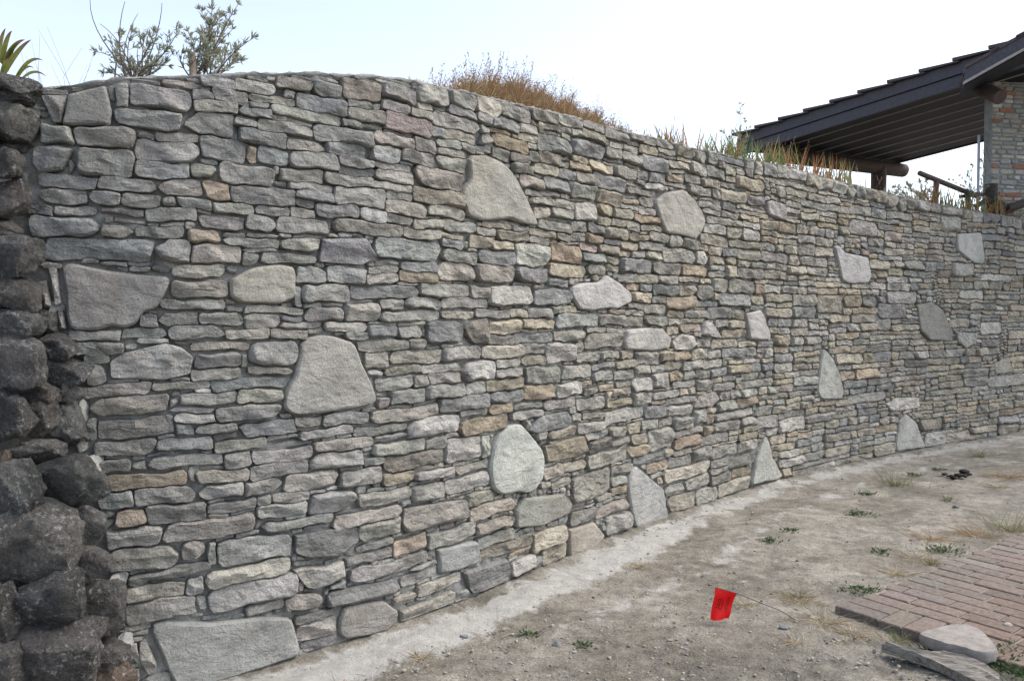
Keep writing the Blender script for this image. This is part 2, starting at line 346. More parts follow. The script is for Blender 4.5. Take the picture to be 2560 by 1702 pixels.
# ------------------------------------------------------------------ survey of the facing stones
# every entry was measured on the photograph: left, right, top and bottom of the stone (plus a colour letter), or an outline.
# Each survey sheet has an origin and a scale; the points are carried onto the real wall surface further down.
SHEETS = {'A': (0, 0, 2.8), 'B': (0, 560, 2.8), 'C': (0, 1120, 2.694), 'D': (640, 150, 2.8515), 'E': (640, 700, 2.8515), 'F': (1200, 650, 2.3057),
          'G': (1280, 330, 3.805), 'H': (640, 1220, 3.37), 'I': (1860, 480, 2.24), 'K': (1880, 350, 3.469), 'L': (960, 90, 2.808), 'M': (700, 1300, 2.359),
          'P': (0, 0, 1.0), 'Q': (1700, 1080, 2.521)}
BOXES = {
'A': '''300 460 595 665;465 655 588 645;850 1095 530 582;1100 1400 530 605 t;1390 1640 530 610;1660 1905 560 655 t;1630 1850 512 550;760 805 595 700;810 900 585 752;
905 1335 600 765;1330 1480 618 698;1485 1715 625 730;1700 1745 660 730;1340 1645 705 795 t;785 1260 772 905;1275 1645 790 960;1660 1895 740 835 b;1650 1800 840 900;1810 1990 848 910 t;
285 495 855 1010;505 940 890 1065;945 1075 925 990;1080 1105 925 970;1105 1410 925 1000 t;430 520 1120 1215;525 950 1050 1235;945 1400 985 1125;1410 1725 975 1135;1730 1800 1030 1135 o;
955 1345 1125 1245 b;1350 1535 1150 1250 t;1540 1925 1150 1290;265 685 1225 1325 b;690 1105 1240 1335;1115 1415 1255 1390 t;1425 1600 1260 1405 o;285 600 1325 1430;630 860 1330 1440;870 1145 1350 1450;
1155 1230 1385 1455;1245 1470 1395 1490;1480 1765 1420 1500;215 395 1440 1530 b;400 680 1445 1505;685 1010 1450 1510;1025 1375 1465 1565;1380 1700 1510 1610;1715 1925 1510 1620;705 790 1515 1565;800 1045 1525 1568''',
'B': '''215 720 -45 95 b;735 925 15 105 t;940 1265 20 105;1280 1550 50 140 o;1575 1710 55 95;1710 1950 65 100;320 1055 105 265 b;1060 1320 105 275 w;1325 1690 145 280 t;1700 1835 185 290;1570 1940 105 175;190 330 75 130 b;
265 345 170 270;290 330 300 395;700 880 278 305;880 1055 293 335;1060 1210 288 340;945 1085 260 288;1210 1580 288 380 t;1590 1690 290 355;1200 1595 395 520 t;1125 1580 530 605;1120 1400 620 715;1410 1700 620 710;1705 1960 645 735;
990 1130 640 730;1000 1100 605 636;1580 1690 540 575;500 850 740 810;855 1180 735 805;1185 1550 715 820;1565 1875 735 810 t;1880 2060 745 810;520 960 820 915;970 1180 805 840;1270 1455 812 850;1340 1720 830 895 t;
1365 1675 910 1010;1685 1745 915 1020;1325 1690 1020 1090 t;625 775 920 975;635 740 980 1130;750 960 1090 1115;950 1075 1080 1112;580 1030 1120 1210 t;1045 1465 1105 1165 t;630 1190 1195 1340 t;1180 1235 1180 1225;1200 1300 1230 1290;
1245 1655 1180 1270;585 670 1320 1540;685 1220 1355 1500;1205 1525 1285 1325;1230 1525 1330 1405;1425 1560 1375 1405;1240 1365 1410 1485 b;1375 1660 1400 1465;1505 1650 1455 1515''',
'C': '''640 1060 -60 50;1060 1440 -65 25 b;1440 1800 -55 20 t;670 890 80 158;890 1000 80 152;1000 1500 50 130;1505 1695 30 135;705 1255 165 265 o;1260 1305 135 235;1310 1670 140 230 t;1680 2060 95 190;1370 1500 120 150;
665 900 290 395 b;930 1305 255 380;1310 1630 235 345;1640 1905 200 315;1910 2280 165 285 t;895 925 285 380;775 975 405 530 o;985 1390 370 505;1395 1735 350 435;1740 1840 330 385;1840 2085 300 365;690 770 400 450;700 765 460 570;
720 1080 530 670 t;1085 1720 480 615 t;1725 1765 475 555;1740 2085 370 460;1360 1460 435 475;750 1225 655 810 t;1225 1400 625 755 t;1410 1465 620 780;1480 1975 590 765;880 1085 800 832;1150 1255 855 885;850 1240 905 1055 t;1250 1370 860 995;
1380 1950 780 930 t;1410 2005 890 1065;2005 2050 900 980;865 1310 1005 1150;1325 1390 990 1085;1350 1640 1080 1145;1650 1905 1030 1110;820 995 1170 1220;820 975 1225 1260;1140 1345 1110 1155;795 840 940 1060;830 865 1060 1160;950 1145 1500 1660;890 950 1300 1440''',
'D': '''50 160 100 138;165 370 85 125;375 605 95 160;610 875 100 160;880 955 125 175;960 1110 135 195;1110 1140 165 210;115 135 150 240;135 400 130 245 t;405 615 155 265 b;610 895 145 285 y;885 910 190 250;905 1140 190 305;1145 1360 170 320;
1365 1565 215 345;1570 1750 255 390 t;275 650 255 370 b;650 805 285 345;800 830 290 320;655 780 252 284;595 650 255 275;-43 280 250 345 t;810 1100 300 400;1090 1190 312 358;1190 1370 322 385;1370 1575 340 425 b;1575 1675 375 450 w;1680 1875 410 500 b;
110 595 355 465;535 610 370 390;645 915 350 445 t;925 1250 405 525 r;1100 1255 362 420 t;1265 1600 395 510;1605 1660 465 530;1660 1825 465 545 o;15 415 440 530;425 820 475 595;600 750 425 500;750 920 450 520;925 1130 485 555;1265 1345 455 550 b;
1345 1555 490 580 t;1560 1690 525 605;1700 1935 545 645 o;-114 228 500 605 b;235 410 535 565;215 515 565 650 t;510 755 575 695 b;820 1130 530 620 t;1130 1305 530 665;1305 1460 560 630;1465 1570 595 650;1570 1700 615 660 b;1680 1805 620 715;
1805 1945 655 730;10 245 615 740 b;250 600 650 790;610 830 700 770;765 1025 605 725 b;1025 1250 650 765;1040 1140 630 655;1255 1275 675 780;1280 1500 685 810;1305 1495 635 690 t;-40 130 735 765;135 165 740 810;170 490 755 875 t;490 595 780 805;
600 845 765 830 b;830 1095 725 805 t;1130 1455 775 930 t;490 830 815 915;850 1120 795 890;135 230 860 905;230 555 870 940;835 1090 870 945 t;1100 1465 920 1030 y;-190 275 900 1035;280 555 945 1010 b;565 925 910 1050;930 1095 945 1000;
275 415 1000 1060;415 730 1025 1135 b;735 945 1060 1155 w;925 1220 1005 1105 t;1220 1490 1030 1125 t;945 1125 1105 1170;-22 228 1040 1118;230 410 1045 1135 t;1130 1335 1120 1205 t;1335 1575 1145 1230;1430 1520 1118 1140;1590 1815 1140 1200 t;
135 500 1130 1240;510 560 1160 1245;545 1050 1155 1265 t;1055 1300 1200 1275;1310 1485 1240 1280 y;1570 1720 1200 1255;1730 1935 1215 1290 t;-110 165 1240 1270;165 425 1265 1355 t;430 560 1245 1275;805 860 1275 1325;845 1330 1275 1435 b;915 1055 1255 1275;
1300 1485 1285 1345 b;1485 1520 1290 1350;1520 1675 1255 1355 y;1685 1835 1285 1355 y;35 420 1370 1450;160 280 1440 1475;290 460 1440 1475;1340 1580 1360 1450;1585 1835 1360 1455 b;860 1020 1430 1480;1030 1280 1450 1510 b;775 1025 1475 1520''',
'E': '''300 505 -90 22;510 775 -88 20 b;785 1000 -45 22 t;1005 1280 -55 22 o;1295 1545 -115 15 t;1560 1830 -110 15 t;285 330 45 180;335 700 30 160 w;680 1155 40 130 b;1150 1185 60 128;1175 1520 35 130;1525 1640 45 140;1645 1980 32 192 w;-54 340 192 248 t;
345 630 195 295;340 470 165 195;500 650 155 190;635 885 160 295 t;875 1045 140 205;1050 1320 135 215;700 840 125 155;980 1075 125 145;1325 1655 135 210 w;185 340 255 308 b;170 475 300 350;890 1300 225 295;1310 1350 215 240;1320 1555 225 275 t;1560 1805 205 280;
1805 1930 215 285 t;480 795 310 380 t;805 1020 320 410 b;1020 1200 325 410;1195 1230 340 410;1220 1480 290 460 b;1480 1655 275 455 t;1645 1880 290 385 y;635 800 370 425;785 950 305 320;90 370 355 425 t;1660 1840 395 460;735 1080 420 510 t;1080 1235 415 485;
1240 1340 470 505;770 945 512 620 t;940 1005 495 535;960 1330 500 600 t;1330 1600 475 575;1605 1880 460 560 t;1560 1650 455 480;-63 292 430 610;-48 265 620 682 t;180 260 685 715;810 915 640 685 w;915 1185 612 670 t;1190 1450 590 665;1455 1705 575 715 w;
1690 1870 560 625;1715 1890 630 695;860 1110 685 790;1115 1225 675 760;1230 1455 655 745;1628 1925 705 790 y;1210 1490 740 860;1490 1625 725 820;940 1200 775 880;865 935 830 910 r;940 1030 895 915;1640 1900 790 880 b;1300 1650 830 935 b;1655 1830 885 965 o;
1435 1655 915 970;1310 1410 935 960;815 1300 905 1005 t;775 860 910 940;1450 1800 975 1090 o;-322 220 700 780 b;-128 200 790 878 t;-257 180 890 995;-128 275 1005 1115 b;185 265 960 990;285 475 970 1045 t;480 820 945 1035 b;820 910 1000 1035;1080 1450 975 1110 w;
300 695 1065 1125;695 1100 1035 1110;850 1085 1100 1145 b;80 205 1110 1140;210 315 1105 1130;-80 75 1120 1200 t;85 400 1140 1210;400 840 1135 1220 t;835 1200 1125 1240;1205 1370 1125 1215;1360 1605 1105 1280 w;1600 1720 1105 1270 w;-26 405 1205 1300;
360 760 1235 1345;750 865 1225 1255;765 910 1260 1325;920 1325 1235 1340 t;1285 1375 1275 1330 t;1430 1645 1305 1375;590 885 1345 1475;890 1135 1365 1445 o;890 965 1335 1365;1145 1420 1345 1410 w;1350 1650 1400 1500 w;850 900 1440 1475''',
'H': '''15 140 70 150;145 450 35 115;445 845 25 195;455 560 15 60;645 850 165 195;850 1290 15 120 t;900 995 130 165;1055 1170 110 155;1175 1340 110 160;1295 1590 -30 115;1620 1720 45 85;1775 2010 25 135 t;2020 2130 70 100;50 650 230 325;660 1215 180 290 t;125 240 352 380;
255 385 345 370;415 620 315 350;1790 2165 120 235 t;860 1220 275 420 t;1225 1260 280 380;930 1095 405 455;1110 1220 390 430;870 1155 450 510;1160 1430 405 535 o;1450 1850 320 450;1820 2130 270 365 t;1425 1545 335 375;1660 1775 425 470;1870 2160 380 475;1785 1925 392 430;
1890 2310 450 555 t;2110 2305 510 560 o;760 1140 545 625;1195 1300 548 585;765 905 645 680;330 590 605 660;350 410 800 890;245 325 560 640;1460 1510 505 610;1210 1530 680 775;1155 1250 700 740;1365 1720 755 845 t;1230 1360 810 860;1145 1355 890 960 t;1355 1450 885 935;
1085 1150 900 945;1490 1600 870 905;1210 1655 945 1050 t;1610 1735 820 870;2150 2350 570 715 w;1670 1810 850 970;225 560 895 1035 t;545 600 850 905;470 580 970 1040;340 670 1035 1115;340 660 1110 1255 t;395 680 1250 1350;370 455 1268 1295;1195 1235 1060 1140''',
'F': '''190 395 40 130 b;390 605 25 95 y;610 715 25 90;715 815 28 65 t;805 990 -8 68 b;390 515 110 155 b;300 370 135 165;315 535 165 260 b;780 890 75 135;890 1000 80 135 t;870 920 145 180 o;925 990 145 180 b;875 980 180 250 y;995 1165 22 75;1025 1140 85 130;1140 1240 85 130 t;
1000 1140 145 205 b;1145 1245 155 205 t;1185 1300 25 100 o;1310 1410 70 105;1095 1235 215 280 o;1245 1335 145 225;1340 1430 115 190;1430 1560 115 195;1375 1525 200 275 b;1310 1400 35 65;1420 1480 40 105 t;1480 1610 55 100;175 270 285 345 t;275 400 270 335;435 680 305 390 b;
690 820 310 375;830 940 300 325;945 1060 250 305;870 940 255 290;825 945 335 375;945 1080 315 370;1065 1175 290 335 y;1180 1310 290 330;1310 1430 275 335;1440 1510 290 340 t;1240 1380 235 270 b;235 430 340 400 y;415 605 400 465;600 810 420 510;610 720 385 420;730 830 390 420;
1065 1150 385 430 t;1085 1145 345 375;1145 1200 335 370 t;1210 1265 335 365 y;1150 1265 375 415 t;1355 1425 345 390;1425 1515 350 395 t;1390 1535 400 445 y;1215 1285 415 450;195 415 420 475 b;235 380 475 540;380 545 475 590 w;550 680 530 585;530 620 470 530;685 805 525 575;
805 890 520 570 t;895 1035 535 595;1035 1110 530 585 y;1125 1210 530 575 o;1215 1310 520 575 t;1310 1385 525 560;1390 1515 515 565 b;1245 1330 465 505;1330 1455 455 505 t;240 375 550 610 t;265 470 610 715;470 635 600 680 w;640 775 590 630 b;775 895 575 625 t;650 760 640 700;
770 885 630 690;890 980 610 660;980 1060 600 650;1060 1165 590 630 t;1180 1280 575 625;1285 1395 570 620;245 435 720 805 o;435 580 700 785 w;590 650 690 720 y;600 680 730 775;680 760 715 755 y;780 865 700 730;885 985 675 755 w;985 1080 655 730 w;1085 1170 640 690 o;
1175 1240 640 680;1250 1320 630 680;1325 1425 625 670 b;1430 1540 610 650 y;190 350 825 855;355 550 800 855 w;555 720 790 865 w;725 875 800 845 y;755 860 735 780 t;880 990 770 830;990 1120 750 790;1135 1240 700 735;1240 1330 685 745;1335 1450 715 755;195 355 865 915 w;
525 575 885 940;590 710 880 915;715 940 855 930 w;945 1065 845 910 b;1070 1215 845 890 w;390 555 970 1025 t;560 715 930 990 w;730 845 960 1020;845 930 945 1000 t;935 1035 930 975;1035 1110 910 955;1110 1225 905 965 w;1225 1295 865 940 w;1305 1355 890 940 r;1355 1545 875 910;
1360 1415 765 810;1390 1470 815 865;1480 1580 800 845 o;620 740 1030 1100;745 860 1030 1070;865 960 1010 1055 t;970 1105 970 1100 w;1115 1265 1020 1075 o;1275 1410 1005 1055;1110 1150 980 1015;1160 1275 965 1005;1285 1340 955 1000 y;1340 1475 930 990;370 475 1180 1255 t;
480 615 1155 1220 t;620 845 1095 1185;860 965 1070 1135 o;885 1055 1115 1170 b;1060 1115 1095 1130 t;1120 1220 1095 1125 t;1225 1330 1080 1145;1340 1475 1070 1130;1485 1575 1045 1095;355 410 1275 1315;415 520 1265 1315;525 755 1215 1375;755 880 1180 1230;755 840 1250 1300;
760 840 1305 1350 o;530 610 1390 1425;515 660 1430 1510;665 860 1390 1460 t;720 865 1455 1568 w;970 1085 1170 1220 o;1085 1220 1130 1180;1080 1330 1175 1255 t;1325 1420 1150 1190;1420 1570 1130 1195;1075 1170 1300 1360;1180 1320 1240 1310;1325 1440 1235 1290;1445 1545 1200 1250 o;
1080 1240 1345 1445 t;1235 1365 1310 1400;1385 1555 1265 1345 t;1325 1415 1195 1230''',
'G': '''-20 235 5 80 t;310 475 0 50;475 555 15 75;240 560 50 215 b;565 885 85 255 b;665 915 5 95 t;560 650 35 65;885 1045 145 255;930 1050 95 160;920 1110 55 100;1110 1195 70 120;1055 1200 130 190;1200 1380 115 225 y;1365 1530 90 150;1375 1550 160 215;1390 1515 210 260;150 250 95 160;150 250 175 300;
245 455 195 325 t;455 560 235 280;560 720 230 300 y;535 735 300 370 o;455 545 285 350;725 980 285 405 y;195 440 310 425 t;440 600 355 460 b;605 780 385 490;890 1075 250 315;1050 1220 200 300;1225 1460 235 375 b;985 1190 325 470;1100 1290 305 360 y;1190 1290 370 455;1290 1465 360 495 b;
1475 1680 285 355 t;1475 1640 355 400;1465 1630 400 475 y;0 130 285 395;100 195 310 395;80 295 420 550 t;300 540 435 560 b;545 795 485 630;770 1090 410 560 b;1115 1265 490 535 r;1195 1270 450 500;1265 1430 475 565 w;1440 1640 485 525;1085 1330 530 605;130 290 550 605;300 465 570 625;465 560 590 640;
565 780 605 680;795 1030 555 700 t;1015 1205 590 630;1035 1190 635 695 o;1205 1335 615 715;180 400 620 705;400 590 640 740;600 805 675 860 w;205 345 720 835 t;370 595 730 830;805 950 680 790 y;945 1145 715 825 t;1045 1205 700 770;1215 1370 715 785;1150 1400 790 860 o;245 550 855 945;555 720 850 955;
725 880 875 965 b;815 935 805 895 t;940 1080 810 905 t;1080 1215 840 950;1220 1435 880 950 t;345 540 815 855;5 165 890 960;10 110 870 895;165 420 930 1010 t;415 555 960 1035;555 705 960 1045;705 865 970 1055 o;875 1100 910 1025 t;870 1030 1005 1085 b;1040 1195 1035 1120 y;1105 1280 965 1035 y;
1290 1480 965 1050;1480 1610 990 1090;1610 1755 1010 1110;1220 1290 935 985;155 365 1005 1070;15 340 1060 1280 w;345 640 1055 1240 o;625 820 1065 1140 r;825 1000 1075 1170 t;1005 1130 1125 1190 y;1130 1260 1135 1200;1200 1435 1050 1135;670 885 1155 1245 b;890 1015 1180 1255 t;1285 1430 1150 1230 t;
1430 1700 1105 1250;335 695 1255 1380 y;700 880 1255 1370;870 1035 1260 1325 t;1340 1610 1245 1340;1615 1845 1260 1385 o;1640 1790 400 510;1790 1970 440 555 t;1690 1850 275 415;1545 1735 125 255 t;1735 1860 170 285;1865 1970 170 300;1660 1890 515 610;1855 2010 345 435;2025 2140 345 420 t;
1975 2220 545 660 t;1975 2165 210 285 b;2120 2355 430 535 y;1985 2110 470 550;1840 2030 890 985 w;2035 2180 910 1015 t;1815 2065 985 1075 t;2180 2320 935 1030 w;2080 2310 1030 1100 t;1830 1970 730 800;1755 1995 675 735;1895 2060 810 890;2000 2080 660 755 b;2225 2359 610 690 b;1980 2120 755 820;
1895 1985 570 630;1820 1915 620 670''',
'I': '''235 315 118 175;200 270 172 232 o;130 195 180 235 b;605 720 165 240 w;745 830 180 235 b;930 1005 140 200;1120 1195 135 225 w;1175 1270 392 470 w;425 535 580 680 t;815 950 560 625 w;765 885 630 705 d;355 490 690 765;535 705 740 805;235 340 540 615;1340 1420 730 795 w;640 740 995 1040 o;880 1000 1075 1130;
1010 1095 965 1020 b;1385 1540 1025 1085 w;980 1095 1270 1335 t;1015 1120 1345 1425 w;1125 1245 1345 1415 t;1250 1420 1325 1390;1430 1520 1305 1365 t;90 185 1255 1315 w;190 325 1270 1335 w;415 505 310 360 t;360 415 300 360 b;400 510 370 420;650 755 300 345;560 640 290 345;755 840 335 390 b;
1260 1345 1250 1310;795 865 235 305;920 1000 330 385 b;710 780 385 430 t;785 855 390 440;915 1015 455 505;850 960 520 570;550 660 525 565;665 765 530 570;535 620 605 660;615 705 570 615 b;1240 1310 625 680;1145 1260 680 740;985 1085 430 470;1185 1285 1245 1310 b;1130 1180 1250 1320;
1190 1280 215 235;1080 1170 840 910;740 830 830 880;680 760 1340 1405;765 835 1325 1390;735 840 1410 1480 t;610 720 1470 1505 t;375 485 1465 1540;505 600 1450 1510;140 250 1390 1450;255 370 1330 1400''',
'L': '''820 1035 445 590;1040 1215 490 615;1220 1390 530 645;1385 1535 565 670;1540 1710 630 735;1710 1890 665 750''',
'M': '''1545 1680 150 260 t;1480 1675 50 160 t''',
}
OUTLINES = [
('A', 'g', '470 665 650 620 745 600 785 790 775 885 435 880'), ('A', 'g', '290 670 475 672 430 865 380 862 340 780'), ('A', 'd', '235 1035 400 1020 515 1045 440 1190 270 1215 230 1140'),
('B', 'g', '340 305 395 305 432 560 390 575'), ('B', 'g', '272 405 330 395 365 580 315 590'), ('B', 'g', '405 590 440 600 468 735 420 740'),
('B', 'g', '430 285 500 270 720 320 950 350 1190 365 1195 410 1100 590 1000 620 960 700 870 735 780 710 700 745 500 750 470 650'),
('P', 't', '573 700 575 742 600 757 700 760 735 745 739 690 733 668 700 661 650 665 625 672'),
('B', 'w', '770 960 870 900 1040 860 1160 835 1270 860 1355 930 1330 1050 1150 1090 1000 1085 770 1080'),
('C', 'g', '860 870 940 850 1080 830 1200 780 1400 760 1430 800 1230 860 1010 885 940 930 860 925'),
('C', 'g', '940 1300 975 1280 1060 1450 1050 1500 1000 1520 935 1420'),
('C', 'k', '1000 1190 1100 1155 1400 1170 1700 1135 1960 1130 1985 1200 2015 1360 2000 1390 1500 1560 1300 1640 1180 1600 1040 1290'),
('D', 'b', '440 1440 470 1275 780 1270 860 1410 740 1465'),
('P', 'v', '1168 388 1215 388 1250 402 1281 436 1310 490 1330 535 1342 566 1300 558 1270 548 1200 553 1165 540 1150 480 1172 450'),
('E', 'v', '300 530 310 450 360 405 460 385 560 400 690 440 760 600 820 740 858 860 840 885 600 930 420 955 270 965 200 930 190 890 215 770 270 680'),
('F', 'W', '170 945 235 938 290 1010 355 1090 368 1160 360 1260 310 1325 260 1345 215 1330 110 1355 60 1310 45 1200 70 1080 110 1000'),
('H', 't', '1235 180 1340 150 1600 115 1770 95 1785 250 1500 310 1400 350 1260 380 1225 290'),
('H', 'd', '320 400 640 345 850 315 862 440 760 520 700 580 470 585 320 545'),
('H', 'g', '775 760 800 690 900 650 1000 650 1150 620 1300 560 1430 515 1440 590 1250 680 1130 720 900 790 790 795'),
('H', 't', '310 690 450 660 580 655 650 620 735 605 755 740 620 810 500 845 420 835'), ('H', 'b', '610 850 625 825 750 770 752 835'),
('H', 'b', '1510 510 1700 470 1855 440 1890 620 1700 690 1540 720'), ('H', 'g', '1290 690 1330 660 1510 595 1520 625 1360 690'),
('H', 'd', '590 900 610 870 900 810 1180 760 1215 830 1150 890 850 960 590 1005'), ('H', 'b', '1735 700 1900 640 2110 590 2145 700 2130 770 1920 860 1820 890 1790 850'),
('H', 't', '690 1100 730 1000 900 960 1070 940 1190 1030 1180 1110 1090 1195 920 1240 740 1270 690 1220'),
('F', 'W', '515 155 600 130 690 125 725 85 800 130 860 190 865 240 780 285 740 275 640 295 570 285 525 210'), ('F', 'w', '820 470 840 400 960 390 1050 395 1100 450 1090 510 980 525 830 515'),
('F', 'w', '1105 470 1160 425 1220 435 1245 490 1200 520 1120 515'), ('F', 'w', '1270 430 1285 355 1330 360 1390 450'), ('F', 'b', '270 985 340 900 500 870 525 920 510 960 310 1000'),
('F', 'g', '1220 850 1250 790 1350 755 1380 800 1330 845'), ('F', 'y', '370 1070 590 1010 612 1100 560 1130 385 1165'), ('F', 'W', '870 1200 890 1185 960 1240 1050 1320 1065 1420 1080 1490 900 1545 880 1500 840 1290'),
('F', 'g', '200 1450 250 1370 480 1345 525 1400 510 1460 350 1530 200 1545'), ('M', 't', '1690 50 1850 10 1910 90 1850 170 1700 220'),
('G', 'v', '1345 660 1440 580 1630 545 1730 640 1800 760 1830 860 1790 960 1740 1025 1620 990 1450 960 1400 850'), ('I', 'w', '125 60 150 45 225 70 232 110 225 165 130 125'),
('I', 'W', '500 305 525 300 560 340 690 365 708 480 690 510 600 515 545 495 525 400'), ('I', 'W', '1185 235 1325 225 1345 370 1335 405 1290 400 1190 330'), ('I', 'W', '0 680 85 660 105 690 145 810 135 830 30 825'),
('I', 'k', '960 630 1050 615 1110 660 1165 790 1150 835 1040 830 985 780'), ('I', 'w', '1180 780 1300 790 1295 850 1240 875 1195 840'), ('I', 'W', '440 875 490 930 530 1020 555 1130 540 1160 430 1160 405 1120 420 950'),
('I', 'w', '790 1185 860 1150 975 1150 980 1205 820 1230'), ('I', 'v', '1395 960 1480 920 1500 1010 1400 1020'), ('I', 'W', '865 1280 905 1240 960 1290 1010 1430 850 1450 845 1400'),
('Q', 'W', '440 330 470 180 530 15 555 60 580 160 640 280 600 300'),
]
STONE_COL = {'g': (0.266, 0.256, 0.226), 'b': (0.228, 0.228, 0.217), 't': (0.302, 0.276, 0.228), 'y': (0.325, 0.288, 0.222), 'o': (0.302, 0.250, 0.190), 'r': (0.276, 0.228, 0.204),
             'w': (0.345, 0.332, 0.300), 'W': (0.385, 0.378, 0.352), 'd': (0.198, 0.190, 0.180), 'k': (0.252, 0.243, 0.217), 'v': (0.312, 0.297, 0.256)}

# ------------------------------------------------------------------ plan of the wall: foot of the facing, measured on the ground
FOOT = [(746, 1640), (840, 1620), (997, 1571), (1130, 1510), (1276, 1448), (1361, 1414), (1421, 1390), (1505, 1347), (1586, 1318), (1668, 1294), (1738, 1266), (1876, 1217), (2039, 1167), (2244, 1127), (2418, 1099), (2556, 1080)]
TOP = [(105, 216), (180, 210), (240, 204), (300, 192), (480, 186), (650, 182), (800, 180), (900, 185), (1040, 200), (1160, 225), (1252, 250), (1330, 265), (1393, 282), (1455, 293), (1508, 312), (1569, 327), (1633, 341), (1700, 361), (1780, 378), (1880, 399), (1992, 420), (2082, 448), (2168, 468), (2263, 491), (2370, 514), (2560, 547)]
foot = [np.array(on_plane(*p))[:2] for p in FOOT]
first = foot[0]
left = []
p = first.copy()
for k, hd in enumerate([46, 38, 30, 24, 20, 17, 15, 14, 13, 12]):          # the wall bends round at its near end
    p = p - 0.17 * np.array([math.cos(math.radians(hd)), math.sin(math.radians(hd))])
    left.append(p.copy())
pts = np.array(left[::-1] + foot)
last_dir = (pts[-1] - pts[-3]); last_dir = last_dir / np.linalg.norm(last_dir)
pts = np.vstack([pts, pts[-1] + last_dir * 0.8, pts[-1] + last_dir * 1.7])
# smooth and resample by arc length
for _ in range(2):
    pts[1:-1] = 0.25 * pts[:-2] + 0.5 * pts[1:-1] + 0.25 * pts[2:]
def chaikin(P):
    Q = [P[0]]
    for a, b_ in zip(P[:-1], P[1:]): Q += [0.75 * a + 0.25 * b_, 0.25 * a + 0.75 * b_]
    return np.array(Q + [P[-1]])
for _ in range(3): pts = chaikin(pts)
seg = np.r_[0, np.cumsum(np.linalg.norm(np.diff(pts, axis=0), axis=1))]
ULEN = float(seg[-1])
US = np.linspace(0, ULEN, 800)
CX, CY = np.interp(US, seg, pts[:, 0]), np.interp(US, seg, pts[:, 1])
TX, TY = np.gradient(CX, US), np.gradient(CY, US)
_l = np.hypot(TX, TY); TX, TY = TX / _l, TY / _l
NX, NY = TY, -TX                                    # towards the open yard
AZ = CX / CY
def wall_pt(u, z, h=0.0):
    """a point on the facing: distance along the wall, height, distance out of the face"""
    u, z, h = np.asarray(u, float), np.asarray(z, float), np.asarray(h, float)
    x = np.interp(u, US, CX) + h * np.interp(u, US, NX)
    y = np.interp(u, US, CY) + h * np.interp(u, US, NY)
    return np.stack([x, y, z + 0 * x], axis=-1)
def to_wall(px, py):
    r = ray(px, py)
    u = float(np.interp(r[0] / r[1], AZ, US))
    d = float(np.interp(u, US, CY))
    return u, CAM_H + r[2] / r[1] * d
_tp = [to_wall(*p) for p in TOP]
TOP_U, TOP_Z = np.array([a for a, _ in _tp]), np.array([b_ for _, b_ in _tp])
def top_z(u): return np.interp(u, TOP_U, TOP_Z)
